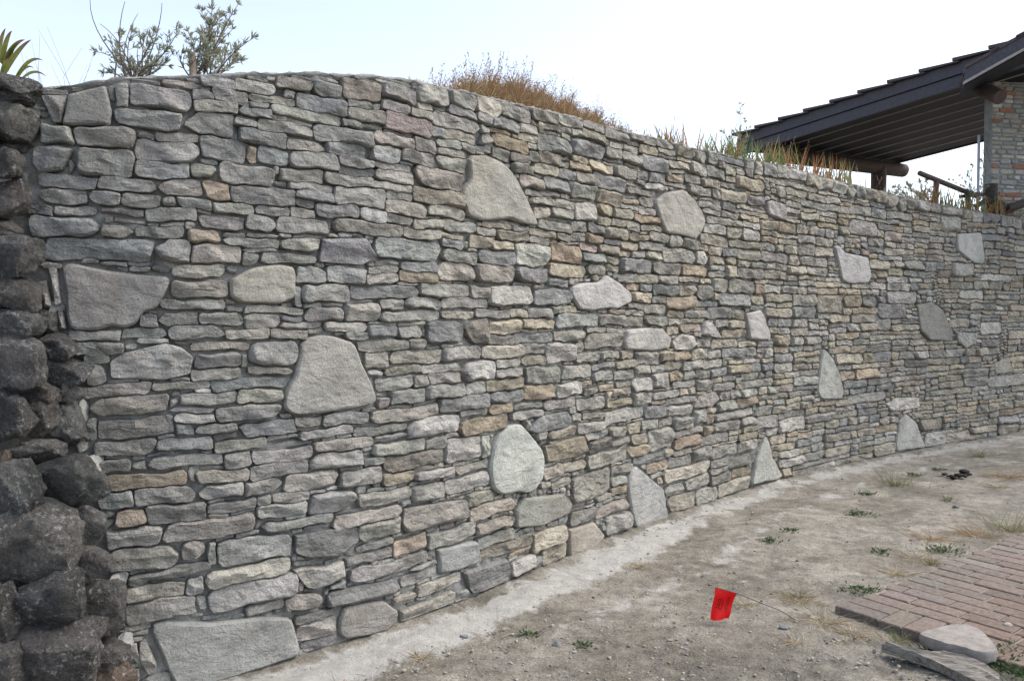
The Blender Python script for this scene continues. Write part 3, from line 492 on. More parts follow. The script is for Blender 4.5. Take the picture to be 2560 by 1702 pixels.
# ------------------------------------------------------------------ stone shapes
def resample(P, n):
    P = np.vstack([P, P[:1]])
    s = np.r_[0, np.cumsum(np.linalg.norm(np.diff(P, axis=0), axis=1))]
    t = np.linspace(0, s[-1], n, endpoint=False)
    return np.stack([np.interp(t, s, P[:, 0]), np.interp(t, s, P[:, 1])], axis=1)
def round_poly(P, r):
    out = []
    n = len(P)
    for i in range(n):
        a, c, b_ = P[i - 1], P[i], P[(i + 1) % n]
        la, lb = np.linalg.norm(a - c), np.linalg.norm(b_ - c)
        ra, rb = min(r, 0.45 * la), min(r, 0.45 * lb)
        p0, p2 = c + (a - c) / max(la, 1e-6) * ra, c + (b_ - c) / max(lb, 1e-6) * rb
        for t in (0, 0.33, 0.67, 1):
            out.append((1 - t) ** 2 * p0 + 2 * t * (1 - t) * c + t * t * p2)
    return np.array(out)
def rect_outline(u0, z0, u1, z1, R, joint=0.005):
    """an uneven four- to six-cornered outline inside a rectangle"""
    w, h = u1 - u0, z1 - z0
    j = min(joint, 0.12 * min(w, h))  # negative: the stone swells a little into its joint
    u0, u1, z0, z1 = u0 + j, u1 - j, z0 + j, z1 - j
    w, h = u1 - u0, z1 - z0
    m = min(w, h)
    q = lambda s: R.random() * s * m
    kind = R.random()
    tl, tr, br, bl = [u0 + q(0.08), z1 - q(0.06)], [u1 - q(0.08), z1 - q(0.06)], [u1 - q(0.08), z0 + q(0.06)], [u0 + q(0.08), z0 + q(0.06)]
    P = [bl, br, tr, tl]
    if kind < 0.30:                                   # one end tapers
        e = R.choice([0, 1])
        if e: P = [bl, [u1 - 0.25 * m - q(.4), z0 + q(.1)], [u1, z0 + h * R.uniform(.3, .7)], [u1 - 0.2 * m - q(.4), z1 - q(.1)], tl]
        else: P = [[u0 + 0.25 * m + q(.4), z0 + q(.1)], br, tr, [u0 + 0.2 * m + q(.4), z1 - q(.1)], [u0, z0 + h * R.uniform(.3, .7)]]
    elif kind < 0.50:                                 # crooked back
        P = [bl, br, tr, [u0 + w * R.uniform(.3, .7), z1 + 0.02 * m - q(.12)], tl]
    elif kind < 0.68:                                 # sagging or chipped bed
        P = [bl, [u0 + w * R.uniform(.25, .75), z0 + q(.16)], br, tr, tl]
    elif kind < 0.84:                                 # chopped corner
        k = R.randint(0, 3)
        if k == 0: P = [[u0 + 0.3 * m + q(.2), z0], br, tr, tl, [u0, z0 + 0.3 * m + q(.2)]]
        elif k == 1: P = [bl, [u1 - 0.3 * m - q(.2), z0], [u1, z0 + 0.3 * m + q(.2)], tr, tl]
        elif k == 2: P = [bl, br, [u1, z1 - 0.3 * m - q(.2)], [u1 - 0.3 * m - q(.2), z1], tl]
        else: P = [bl, br, tr, [u0 + 0.3 * m + q(.2), z1], [u0, z1 - 0.3 * m - q(.2)]]
    P = np.array(P, float)
    sk = R.gauss(0, 0.05) * h / max(w, h)                # laid a little out of level
    P[:, 1] += sk * (P[:, 0] - 0.5 * (u0 + u1)) * min(1.0, 1.6 * h / w + 0.25)
    return P

def stone_shape(P, R, n=28, rings=(0.0, 0.10, 0.26, 0.5, 0.78), bulge=0.03, edge=0.02, facets=3, wob=0.05, depth=0.09, round_r=None, tilt=0.0):
    """outline (in the wall's plane) -> vertices (a, b, height out of the face) and faces"""
    size = P.max(0) - P.min(0)
    m = float(min(size))
    rr = round_r if round_r is not None else m * R.uniform(0.08, 0.30)
    Q = resample(round_poly(P, rr), n)
    c = Q.mean(0)
    # start at the left end so that the two halves pair up across the stone
    k0 = int(np.argmin(Q[:, 0] if size[0] >= size[1] else Q[:, 1]))
    Q = np.roll(Q, -k0, axis=0)
    ph = np.linspace(0, 2 * np.pi, n, endpoint=False)
    nz = sum(R.uniform(-1, 1) * np.sin(k * ph + R.uniform(0, 6.3)) / k ** 0.5 for k in (3, 5, 7, 10)) * wob * m * 0.5
    d = Q - c
    Q = Q + d / (np.linalg.norm(d, axis=1)[:, None] + 1e-6) * nz[:, None]
    lo, hi = Q.min(0), Q.max(0)
    half = 0.5 * (hi - lo); cc = 0.5 * (hi + lo)
    S = Q.copy()                                      # nearest point on the stone's middle line
    if half[0] >= half[1]:
        e = max(half[0] - half[1], 0.02 * half[0])
        S[:, 0] = np.clip(Q[:, 0], cc[0] - e, cc[0] + e); S[:, 1] = cc[1]
        S[:, 1] = np.clip(c[1] * 0.6 + cc[1] * 0.4, lo[1], hi[1])
    else:
        e = max(half[1] - half[0], 0.02 * half[1])
        S[:, 1] = np.clip(Q[:, 1], cc[1] - e, cc[1] + e); S[:, 0] = c[0] * 0.6 + cc[0] * 0.4
    planes = []
    for _ in range(facets):
        th = R.choice([1.57, -1.57, R.uniform(0, 6.283)]) + R.gauss(0, .5); sl = R.uniform(0.15, 0.75)
        planes.append((math.cos(th) * sl, math.sin(th) * sl, bulge * R.uniform(0.45, 1.0)))
    f1, f2 = R.uniform(18, 40), R.uniform(45, 80)
    p1, p2, p3, p4 = [R.uniform(0, 6.3) for _ in range(4)]
    ta, tb = R.uniform(-tilt, tilt), R.uniform(-tilt, tilt)
    V, F = [], []
    V += [(q[0], q[1], -depth) for q in Q]
    for t in rings:
        A = Q + (S - Q) * t
        dist = np.linalg.norm(A - Q, axis=1)
        x = np.clip(dist / edge, 0, 1)
        hgt = bulge * (1 - (1 - x) ** 2)
        for (ga, gb, g0) in planes:
            hgt = np.minimum(hgt, np.maximum(g0 + ga * (A[:, 0] - c[0]) + gb * (A[:, 1] - c[1]), 0.15 * bulge))
        if t > 0:
            hgt = hgt + 0.10 * bulge * (np.sin(f1 * A[:, 0] + p1) * np.cos(f2 * A[:, 1] + p2) + 0.6 * np.sin(f2 * A[:, 0] + p3 + f1 * A[:, 1]))
        hgt = hgt + ta * (A[:, 0] - c[0]) + tb * (A[:, 1] - c[1])
        V += [(a[0], a[1], hh) for a, hh in zip(A, hgt)]
    nr = len(rings)
    for k in range(nr):
        for i in range(n):
            a, b_ = k * n + i, k * n + (i + 1) % n
            F.append((a, b_, b_ + n, a + n))
    base = nr * n
    for i in range(n // 2):
        a, b_ = (i, n - i) if i else (0, 0)
        a2, b2 = i + 1, n - i - 1
        if i == 0: F.append((base, base + 1, base + n - 1))
        elif a2 == b2: F.append((base + a, base + a2, base + n - a))
        else: F.append((base + a, base + a2, base + b2, base + n - a))
    return np.array(V), F

# ------------------------------------------------------------------ lay the stones out on the wall's surface
RES = 0.006
NU, NZ = int(ULEN / RES) + 1, int(3.25 / RES)
occ = np.zeros((NZ, NU), bool)
uu = (np.arange(NU) + 0.5) * RES
zz = (np.arange(NZ) + 0.5) * RES
UG, ZG = np.meshgrid(uu, zz)
topv = top_z(uu)
COPE = 0.010
occ |= ZG > (topv - COPE)[None, :]
JOIN = [(92, 215), (84, 290), (70, 400), (62, 560), (95, 640), (130, 790), (160, 850), (205, 900), (200, 1000), (205, 1080), (228, 1150), (240, 1250), (255, 1330), (282, 1500), (292, 1560), (312, 1750)]
_jp = sorted([to_wall(*p)[::-1] for p in JOIN])
join_u = lambda z: np.interp(z, [a for a, _ in _jp], [b_ for _, b_ in _jp])
occ |= UG < join_u(zz)[:, None]

def inside(P):
    """raster cells inside a polygon"""
    i0, i1 = max(int(P[:, 0].min() / RES), 0), min(int(P[:, 0].max() / RES) + 2, NU)
    k0, k1 = max(int(P[:, 1].min() / RES), 0), min(int(P[:, 1].max() / RES) + 2, NZ)
    if i1 <= i0 or k1 <= k0: return None
    X, Y = UG[k0:k1, i0:i1], ZG[k0:k1, i0:i1]
    m = np.zeros(X.shape, bool)
    for a, b_ in zip(P, np.roll(P, -1, axis=0)):
        if a[1] == b_[1]: continue
        cr = ((a[1] > Y) != (b_[1] > Y)) & (X < (b_[0] - a[0]) * (Y - a[1]) / (b_[1] - a[1]) + a[0])
        m ^= cr
    return (slice(k0, k1), slice(i0, i1)), m

def area2(P):
    x, y = P[:, 0], P[:, 1]
    return 0.5 * float(np.sum(x * np.roll(y, -1) - np.roll(x, -1) * y))
stones = []            # (outline, colour letter, is_outline)
for sh, colr, txt in OUTLINES:
    ox, oy, sc = SHEETS[sh]
    n_ = [float(x) for x in txt.split()]
    P = np.array([to_wall(ox + n_[i] / sc, oy + n_[i + 1] / sc) for i in range(0, len(n_), 2)])
    P[:, 1] = np.maximum(P[:, 1], -0.03)
    if area2(P) < 0: P = P[::-1]
    stones.append((P, colr, True))
    got = inside(P)
    if got: occ[got[0]] |= got[1]
rects = []
for sh, txt in BOXES.items():
    if sh == 'I': txt = ';'.join(r_ for r_ in txt.replace('\n', '').split(';') if r_[-1] in 'wodt')
    ox, oy, sc = SHEETS[sh]
    for row in txt.replace('\n', '').split(';'):
        w_ = row.split()
        xl, xr, yt, yb = [float(x) for x in w_[:4]]
        colr = w_[4] if len(w_) > 4 else 'g'
        xm = 0.5 * (xl + xr)
        u0, _ = to_wall(ox + xl / sc, oy + 0.5 * (yt + yb) / sc)
        u1, _ = to_wall(ox + xr / sc, oy + 0.5 * (yt + yb) / sc)
        _, z1 = to_wall(ox + xm / sc, oy + yt / sc)
        _, z0 = to_wall(ox + xm / sc, oy + yb / sc)
        rects.append([u0, max(z0, -0.02), u1, z1, colr])
rects.sort(key=lambda r: -(r[2] - r[0]) * (r[3] - r[1]))
for u0, z0, u1, z1, colr in rects:
    i0, i1, k0, k1 = int(round(u0 / RES)), int(round(u1 / RES)), int(round(max(z0, 0) / RES)), int(round(z1 / RES))
    i0, k0 = max(i0, 0), max(k0, 0); i1, k1 = min(i1, NU), min(k1, NZ)
    a0 = max((i1 - i0) * (k1 - k0), 1)
    while i1 - i0 >= 2 and k1 - k0 >= 2:
        sub = occ[k0:k1, i0:i1]
        if sub.mean() < 0.015: break
        side = [sub[:, 0].mean(), sub[:, -1].mean(), sub[0, :].mean(), sub[-1, :].mean()]
        s_ = int(np.argmax(side))
        if side[s_] == 0: break
        if s_ == 0: i0 += 1
        elif s_ == 1: i1 -= 1
        elif s_ == 2: k0 += 1
        else: k1 -= 1
    if i1 - i0 < 4 or k1 - k0 < 3 or (i1 - i0) * (k1 - k0) < 0.42 * a0: continue
    occ[k0:k1, i0:i1] = True
    stones.append((np.array([[i0 * RES, k0 * RES], [i1 * RES, k1 * RES]]), colr, False))
n_survey = len(stones)
# let each surveyed stone spread into narrow free gaps beside it, so that the joints close up
for q, (P, colr, outl) in enumerate(stones):
    if outl: continue
    i0, k0 = int(round(P[0][0] / RES)), int(round(P[0][1] / RES)); i1, k1 = int(round(P[1][0] / RES)), int(round(P[1][1] / RES))
    lim = 12 if P[0][0] > 4.4 else 2
    for _ in range(lim):
        if i1 < NU and not occ[k0:k1, i1].any(): occ[k0:k1, i1] = True; i1 += 1
        if i0 > 0 and not occ[k0:k1, i0 - 1].any(): i0 -= 1; occ[k0:k1, i0] = True
    for _ in range(2 if P[0][0] > 4.4 else 0):
        if k1 < NZ and not occ[k1, i0:i1].any(): occ[k1, i0:i1] = True; k1 += 1
        if k0 > 0 and not occ[k0 - 1, i0:i1].any(): k0 -= 1; occ[k0, i0:i1] = True
    stones[q] = (np.array([[i0 * RES, k0 * RES], [i1 * RES, k1 * RES]]), colr, False)

# a row of squarish capping blocks where none was surveyed
rc = random.Random(5)
u = 5.6
while u < ULEN - 0.1:
    w_ = rc.uniform(0.17, 0.33); h_ = rc.uniform(0.10, 0.17)
    i0, i1 = int(u / RES), min(int((u + w_) / RES), NU)
    tz = float(top_z(u + w_ / 2)) - COPE
    k1, k0 = int(tz / RES) + 1, int((tz - h_) / RES)
    if occ[k0:k1 - 2, i0:i1].mean() < 0.04:
        occ[k0:k1, i0:i1] = True
        stones.append((np.array([[i0 * RES, k0 * RES], [i1 * RES, k1 * RES]]), rc.choice('gggbtw'), False))
        u += w_
    else:
        u += 0.03
# everything that is left: coursed rubble and chinking, laid from the bottom up
rp = random.Random(23)
FS = lambda u_: max(0.42, abs(float(np.interp(u_, US, NX) * np.interp(u_, US, CX) + np.interp(u_, US, NY) * np.interp(u_, US, CY))) / math.hypot(float(np.interp(u_, US, CX)), float(np.interp(u_, US, CY))))
MINH, MINW = 3, 8
for k in range(NZ - 1):
    i = 0
    while True:
        free = np.flatnonzero(~occ[k, i:])
        if len(free) == 0: break
        i += int(free[0])
        blk = np.flatnonzero(occ[k, i:])
        L = int(blk[0]) if len(blk) else NU - i
        sub = occ[k:k + 30, i:i + L]
        clr = np.where(sub.any(0), sub.argmax(0), sub.shape[0])          # free height above each cell
        if clr[0] < MINH:                                                # too low for a stone: mortar
            bad = np.flatnonzero(clr >= MINH); e = int(bad[0]) if len(bad) else L
            occ[k, i:i + e] = True; i += e; continue
        low = np.flatnonzero(clr < MINH); Lx = int(low[0]) if len(low) else L
        if Lx < (13 if i * RES > 4.6 else MINW):
            occ[k, i:i + Lx] = True; i += Lx; continue
        u_ = i * RES
        far = u_ > 4.6
        course = int(rp.choice([5, 6, 6, 7, 8, 8, 9, 10, 12] if far else [4, 5, 6, 6, 7, 8, 9]) / 0.6)
        wt = int(course * rp.uniform(1.3, 3.0) / (FS(u_) if far else 1.0))
        if Lx <= wt * 1.4: wt = Lx
        elif Lx < wt * 2.0: wt = int(Lx * rp.uniform(0.42, 0.58))
        h0 = int(clr[0])
        # keep to the stretch with at least a good part of the first clearance
        tgt = min(course, h0)
        drop = np.flatnonzero(clr[:wt] < max(MINH, int(0.62 * tgt)))
        if len(drop) and drop[0] >= MINW: wt = int(drop[0])
        hk = int(min(course, clr[:wt].min()))
        ex = int(clr[:wt].min())
        if hk < ex < hk + 5: hk = ex
        if far and rp.random() < 0.75:                                   # level up with a neighbour
            for cn in ((i - 1, i + wt) if rp.random() < .5 else (i + wt, i - 1)):
                if 0 <= cn < NU and occ[k, cn]:
                    colm = occ[k:k + 40, cn]
                    tn_ = int((~colm).argmax()) if not colm.all() else 40
                    if 7 <= tn_ <= min(ex, 22): hk = tn_; break
        cap_ = max(MINH, int(wt * (FS(u_) if far else 1.0) * 1.25))
        if hk > cap_: hk = cap_
        occ[k:k + hk, i:i + wt] = True
        if hk >= MINH and wt >= MINW:
            stones.append((np.array([[i * RES, k * RES], [(i + wt) * RES, (k + hk) * RES]]), rp.choice('gggggttttttbbyyywwwo' if far else 'gggggttbbw'), False))
        i += wt

def vary(col, R, s=0.10):
    g = R.gauss(1.0, s)
    return tuple(max(0.02, c_ * g * R.gauss(1.0, 0.012)) for c_ in col)
def warp(a):
    """the courses wander a little: one gentle distortion of the whole face"""
    u_, z_ = a[:, 0], a[:, 1]
    dz = 0.007 * np.sin(9 * u_ + 3.1 * np.sin(4.1 * z_)) * np.cos(6.3 * z_ + 1.7 * np.sin(5 * u_)) + 0.003 * np.sin(23 * u_ + 5 * z_ + 2 * np.sin(13 * z_)) + 0.002 * np.sin(47 * u_ - 31 * z_) + 0.0016 * np.sin(88 * u_ + 60 * z_)
    du = 0.006 * np.sin(11 * z_ + 2.3 * np.sin(3 * u_)) + 0.004 * np.sin(31 * z_ + 9 * u_ + 2 * np.sin(7 * u_)) + 0.0024 * np.sin(67 * z_ - 41 * u_)
    edge_ = np.clip(z_ / 0.1, 0, 1) * np.clip((top_z(u_) - z_) / 0.12, 0, 1)
    out = a.copy(); out[:, 0] += du; out[:, 1] += dz * edge_
    return out
R = random.Random(3)
built = []
for si, (P, colr, outl) in enumerate(stones):
    if outl:
        ctr = P.mean(0)
        O = ctr + (P - ctr) * 0.985
        sz = P.max(0) - P.min(0)
        flag_ = min(sz) > 0.16
        V, F = stone_shape(O, R, 56, (0, 0.04, 0.1, 0.2, 0.36, 0.55, 0.76), bulge=0.018 if flag_ else 0.026, edge=0.014 if flag_ else 0.022, facets=0 if flag_ else 2, wob=0.022, depth=0.08, round_r=min(sz) * 0.05, tilt=0.03)
        up = 0.004 if flag_ else 0.008
    else:
        (u0, z0), (u1, z1) = P
        w_, h_ = u1 - u0, z1 - z0
        small = min(w_, h_) < 0.035 or w_ * h_ < 0.0028
        O = rect_outline(u0, z0, u1, z1, R, (0.0 if small else -0.0004) + 0.0042 * min(1.0, max(0.0, (u0 - 2.5) / 3.0)))
        m = min(w_, h_)
        if small:
            V, F = stone_shape(O, R, 14, (0, 0.22, 0.6), bulge=min(0.014, m * 0.4), edge=0.4 * m, facets=1, depth=0.06)
            up = R.uniform(-0.022, -0.002)
        else:
            bl = min(0.036, m * R.uniform(0.24, 0.42))
            V, F = stone_shape(O, R, 32, (0, 0.08, 0.2, 0.36, 0.56, 0.8), bulge=bl, edge=m * R.uniform(0.08, 0.24), facets=R.choice([1, 2, 3, 4, 5]), depth=0.08, tilt=0.05)
            up = R.uniform(-0.006, 0.010)
    if not outl: V[:, :2] = warp(V[:, :2])
    base_ = np.array(STONE_COL[colr]); grey_ = max(0.0, min(1.0, (3.6 - float(V[:, 0].mean())) / 1.6)) * (0.32 if colr not in 'o' else 0.15)   # stone tints turn greyer and cooler towards the near end
    base_ = base_ * (1 - grey_) + grey_ * base_.mean() * np.array((0.965, 1.0, 1.025))
    col = vary(tuple(base_), R, 0.06 if colr in 'WvkD' else 0.13)
    ub, zb = float(V[:, 0].mean()), float(V[:, 1].mean())
    org = wall_pt(ub, zb, 0.0)
    W = wall_pt(V[:, 0], V[:, 1], V[:, 2] + up)
    d = float(np.interp(ub, US, CY))
    sz = V[:, :2].max(0) - V[:, :2].min(0)
    fac = abs(np.interp(ub, US, NX) * org[0] + np.interp(ub, US, NY) * org[1]) / math.hypot(org[0], org[1])
    built.append((float(sz[0] * sz[1] * fac / d ** 2), W, F, col, org, M_flagstone if outl and min(P.max(0) - P.min(0)) > 0.16 else M_stone))
built.sort(key=lambda t: -t[0])

WALL_LOC = Vector(wall_pt(6.0, 0.0))
wall = empty('stone_wall', WALL_LOC, 'long curved retaining wall of grey and tan sandstone rubble with large pale flagstones', 'stone wall')
for sc_, W, F, col, org, mat_ in built[:300]:
    me = new_mesh('stone', W - org, F, True, (mat_,))
    set_tint(me, col)
    me.set_sharp_from_angle(angle=math.radians(24))
    o = link('stone', me, wall, Vector(org) - WALL_LOC)
vb, fb, cb, nb = [], [], [], 0
for sc_, W, F, col, org, mat_ in built[300:]:
    vb.append(W); cb.append(np.tile(col, (len(W), 1)))
    fb.extend([tuple(i + nb for i in f) for f in F]); nb += len(W)
if vb:
    allv = np.vstack(vb) - np.array(WALL_LOC)
    me = new_mesh('rubble_infill', allv, fb, True, (M_stone,))
    set_tint(me, np.vstack(cb))
    me.set_sharp_from_angle(angle=math.radians(24))
    o = link('rubble_infill', me, wall)
    o['kind'] = 'stuff'
print('stones', len(stones), 'surveyed', n_survey, 'verts', nb)

# mortar bed behind and between the stones, the wall's core and its cement coping
us = np.arange(0.25, ULEN, 0.02)
rowsz = np.linspace(-0.1, 1.0, 150)
V, F = [], []
for u_ in us:
    tz = float(top_z(u_)) - 0.012
    for q in rowsz:
        z_ = q * tz
        h_ = -0.029 + 0.000 * min(1, max(0, (u_ - 3) / 3)) + 0.010 * math.sin(u_ * 23 + 3 * math.sin(z_ * 11)) * math.sin(z_ * 31 + 2 * math.sin(u_ * 9)) - 0.006 * math.sin(u_ * 61 + z_ * 47)
        low = max(0, 1 - z_ / 0.6)
        V.append(wall_pt(u_, z_, h_ + 0.022 * low * max(0, 1 - u_ / 7)))
nr = len(rowsz)
for i in range(len(us) - 1):
    for k in range(nr - 1):
        F.append((i * nr + k, (i + 1) * nr + k, (i + 1) * nr + k + 1, i * nr + k + 1))
core = new_mesh('mortar_bed', np.array(V) - np.array(WALL_LOC), F, True, (M_mortar,))
link('mortar_bed', core, wall)
V, F = [], []
prof = [(-0.035, -0.03), (-0.02, -0.012), (-0.012, -0.004), (-0.02, 0.003), (-0.05, 0.008), (-0.11, 0.008), (-0.16, 0.0), (-0.18, -0.2)]
us2 = np.arange(0.55, ULEN, 0.03)
cr = random.Random(8)
for u_ in us2:
    tz = float(top_z(u_))
    for a, c in prof:
        jz = cr.uniform(-0.006, 0.006) + 0.003 * math.sin(u_ * 9)
        V.append(wall_pt(u_, tz + c + jz, a + cr.uniform(-0.008, 0.008)))
nr = len(prof)
for i in range(len(us2) - 1):
    for k in range(nr - 1):
        F.append((i * nr + k, (i + 1) * nr + k, (i + 1) * nr + k + 1, i * nr + k + 1))
cope = new_mesh('cement_coping', np.array(V) - np.array(WALL_LOC), F, True, (M_mortar,))
link('cement_coping', cope, wall)
# ------------------------------------------------------------------ ground
def wall_dist(x, y):
    """signed distance of yard points from the foot of the wall (positive on the yard side)"""
    P = np.stack([x, y], -1).reshape(-1, 2)
    C = np.stack([CX, CY], -1)[::4]; Nn = np.stack([NX, NY], -1)[::4]
    out = np.empty(len(P)); uo = np.empty(len(P))
    for i in range(0, len(P), 4000):
        q = P[i:i + 4000]
        d2 = ((q[:, None, :] - C[None]) ** 2).sum(-1)
        k = d2.argmin(1)
        out[i:i + 4000] = ((q - C[k]) * Nn[k]).sum(-1)
        uo[i:i + 4000] = US[::4][k]
    return out.reshape(x.shape), uo.reshape(x.shape)
def lumps(x, y, seed, scale, octaves=4):
    r_ = np.random.default_rng(seed)
    h = np.zeros_like(x)
    for o_ in range(octaves):
        for _ in range(4):
            th = r_.uniform(0, 6.28); f = scale * 2 ** o_ * r_.uniform(0.7, 1.3)
            h += np.sin(f * (x * np.cos(th) + y * np.sin(th)) + r_.uniform(0, 6.28) + 1.5 * np.sin(f * 0.6 * (x * np.sin(th) - y * np.cos(th)))) / 2 ** o_
    return h / 6
def axis(lo, hi, step, far_lo, far_hi):
    a = list(np.arange(lo, hi, step)); s_ = step; v = a[-1]
    while v < far_hi: s_ *= 1.5; v += s_; a.append(v)
    s_ = step; v = a[0]; pre = []
    while v > far_lo: s_ *= 1.5; v -= s_; pre.append(v)
    return np.array(pre[::-1] + a)
gx, gy = axis(-2.4, 8.2, 0.03, -400, 400), axis(2.2, 11.2, 0.03, -400, 900)
GX, GY = np.meshgrid(gx, gy)
wd, wu = wall_dist(GX, GY)
near = np.clip((12 - np.hypot(GX - 2, GY - 6)) / 4, 0, 1)
def ground_z(x, y):
    x, y = np.asarray(x, float), np.asarray(y, float)
    return 0.022 * lumps(x, y, 1, 1.1, 3) + 0.010 * lumps(x, y, 2, 8.0, 3)
# pale cement spilt along the foot of the wall: wide near the camera, thin streaks farther on
width = np.interp(wu, [0, 2.0, 3.2, 4.2, 5.0, 6.5, 9, 12], [0.42, 0.40, 0.44, 0.5, 0.42, 0.34, 0.34, 0.4])
cem = np.exp(-((wd - 0.5 * width) / (0.42 * width)) ** 2) * np.interp(wu, [0, 2, 3.3, 4.6, 6, 12], [0.95, 0.95, 0.88, 0.76, 0.70, 0.66])
streak = np.exp(-((wd - np.interp(wu, [2.5, 4, 6, 12], [0.62, 0.85, 0.62, 0.6])) / 0.11) ** 2) * np.interp(wu, [2.2, 3, 5, 12], [0, 0.46, 0.42, 0.36])
blob = np.exp(-(((GX - 1.15) / 0.35) ** 2 + ((GY - 4.85) / 0.22) ** 2)) * 0.5
cem = np.clip(np.maximum(np.maximum(cem, streak), blob) + 0.10 * lumps(GX, GY, 7, 3.0, 3), 0, 1) * near
cem *= (wd < 1.4)
def cem_lift(GX, GY):
    return np.clip(1 - np.abs(wd - 0.2) / 0.2, 0, 1) * np.interp(wu, [0, 3.2, 4.4, 12], [1, 1, 0.3, 0.2])
GZ = ground_z(GX, GY) * near - 0.01
GZ -= 0.012 * np.clip(1 - np.abs(wd - 0.42) / 0.12, 0, 1) * near
GZ += 0.02 * np.clip(1 - wd / 0.10, 0, 1) * (wd > -0.2) * near
GZ += 0.012 * cem_lift(GX, GY) * near
for (x0_, y0_, a_, w_, dep) in [(0.9, 3.3, 0.45, 0.10, 0.022), (1.25, 3.2, 0.5, 0.09, 0.018), (2.0, 5.2, 0.75, 0.12, 0.014)]:      # ruts
    cr_ = -(GX - x0_) * math.sin(a_) + (GY - y0_) * math.cos(a_) + 0.05 * np.sin(2.1 * GX)
    al_ = (GX - x0_) * math.cos(a_) + (GY - y0_) * math.sin(a_)
    GZ -= dep * np.exp(-(cr_ / w_) ** 2) * np.exp(-(al_ / 1.6) ** 4) * (0.7 + 0.3 * np.sin(al_ * 40))
rf = np.random.default_rng(6)
for _ in range(160):                                    # hoof and foot dents
    x0_, y0_ = rf.uniform(-0.5, 7), rf.uniform(2.8, 9.5); r0_ = rf.uniform(0.03, 0.09)
    GZ -= rf.uniform(0.003, 0.011) * np.exp(-(((GX - x0_) / r0_) ** 2 + ((GY - y0_) / (r0_ * 0.7)) ** 2)) * near
# fine grit close by
fine = np.random.default_rng(4).normal(0, 1, GX.shape) * 0.0028
GZ += fine * near
ny, nx = GX.shape
verts = np.stack([GX, GY, GZ], -1).reshape(-1, 3)
idx = np.arange(nx * ny).reshape(ny, nx)
faces = np.stack([idx[:-1, :-1], idx[:-1, 1:], idx[1:, 1:], idx[1:, :-1]], -1).reshape(-1, 4)
me = bpy.data.meshes.new('ground')
me.vertices.add(len(verts)); me.vertices.foreach_set('co', verts.astype(np.float32).ravel())
me.loops.add(faces.size); me.loops.foreach_set('vertex_index', faces.astype(np.int32).ravel())
me.polygons.add(len(faces)); me.polygons.foreach_set('loop_start', np.arange(0, faces.size, 4, dtype=np.int32))
me.polygons.foreach_set('use_smooth', np.ones(len(faces), bool))
me.update(calc_edges=True)
me.materials.append(M_dirt)
dark_tone = np.clip(0.9 - np.hypot((GX - 0.9) / 1.3, (GY - 3.55) / 0.55), 0, 1) + 0.45 * np.clip(lumps(GX, GY, 9, 1.4, 3), 0, 1) * (wd > 1.0)  # darker dirt colour: one near patch and scattered blotches
dark_tone += 0.5 * np.exp(-((wd - 0.02) / 0.07) ** 2)  # a darker line along the foot of the wall
for nm, arr in (('cement', cem), ('dark_tone', np.clip(dark_tone, 0, 1))):
    a = me.attributes.new(nm, 'FLOAT', 'POINT')
    a.data.foreach_set('value', arr.astype(np.float32).ravel())
ground = link('ground', me)
tag(ground, 'trodden bare dirt yard with pale cement dust along the wall', 'ground', kind='structure')
def gz(x, y):
    return float(ground_z(x, y)) - 0.01
# ------------------------------------------------------------------ old dark boulder wall on the left
def boulder_mesh(w, h, dp, R, sub=4, flat=0.0, rough=1.0):
    bm = bmesh.new()
    bmesh.ops.create_icosphere(bm, subdivisions=sub, radius=1.0)
    V = np.array([v.co[:] for v in bm.verts])
    # boxy, lumpy, a few broken planes
    p_ = R.uniform(2.6, 5.0)
    nrm = (np.abs(V) ** p_).sum(1) ** (1 / p_)
    V = V / nrm[:, None]
    for _ in range(R.randint(9, 13)):
        d_ = np.array([R.gauss(0, 1), R.gauss(0, 1), R.gauss(0, 1)]); d_ /= np.linalg.norm(d_)
        lim = R.uniform(0.6, 0.95)
        over = np.maximum(V @ d_ - lim, 0)
        V = V - over[:, None] * d_ * 0.92
    disp = np.zeros(len(V))
    for k in range(14):
        f = R.uniform(1.5, 3.0) * (1 if k < 5 else 2.6 if k < 10 else 6.0)
        d_ = np.array([R.gauss(0, 1), R.gauss(0, 1), R.gauss(0, 1)]); d_ /= np.linalg.norm(d_)
        disp += np.abs(np.sin(f * (V @ d_) + R.uniform(0, 6.3))) * (0.06 if k < 5 else 0.045 if k < 10 else 0.022)
    V = V * (0.93 + rough * (disp - disp.mean()))[:, None]
    # bring back to the wanted size
    lo, hi = V.min(0), V.max(0)
    V = (V - 0.5 * (lo + hi)) / (0.5 * (hi - lo)) * np.array([w / 2, dp / 2, h / 2])
    a = R.uniform(-0.12, 0.12)
    V = V @ np.array([[math.cos(a), 0, math.sin(a)], [0, 1, 0], [-math.sin(a), 0, math.cos(a)]])
    for v, c_ in zip(bm.verts, V): v.co = c_
    me = bpy.data.meshes.new('boulder')
    bm.to_mesh(me); bm.free()
    me.polygons.foreach_set('use_smooth', [True] * len(me.polygons))
    me.set_sharp_from_angle(angle=math.radians(30))
    return me
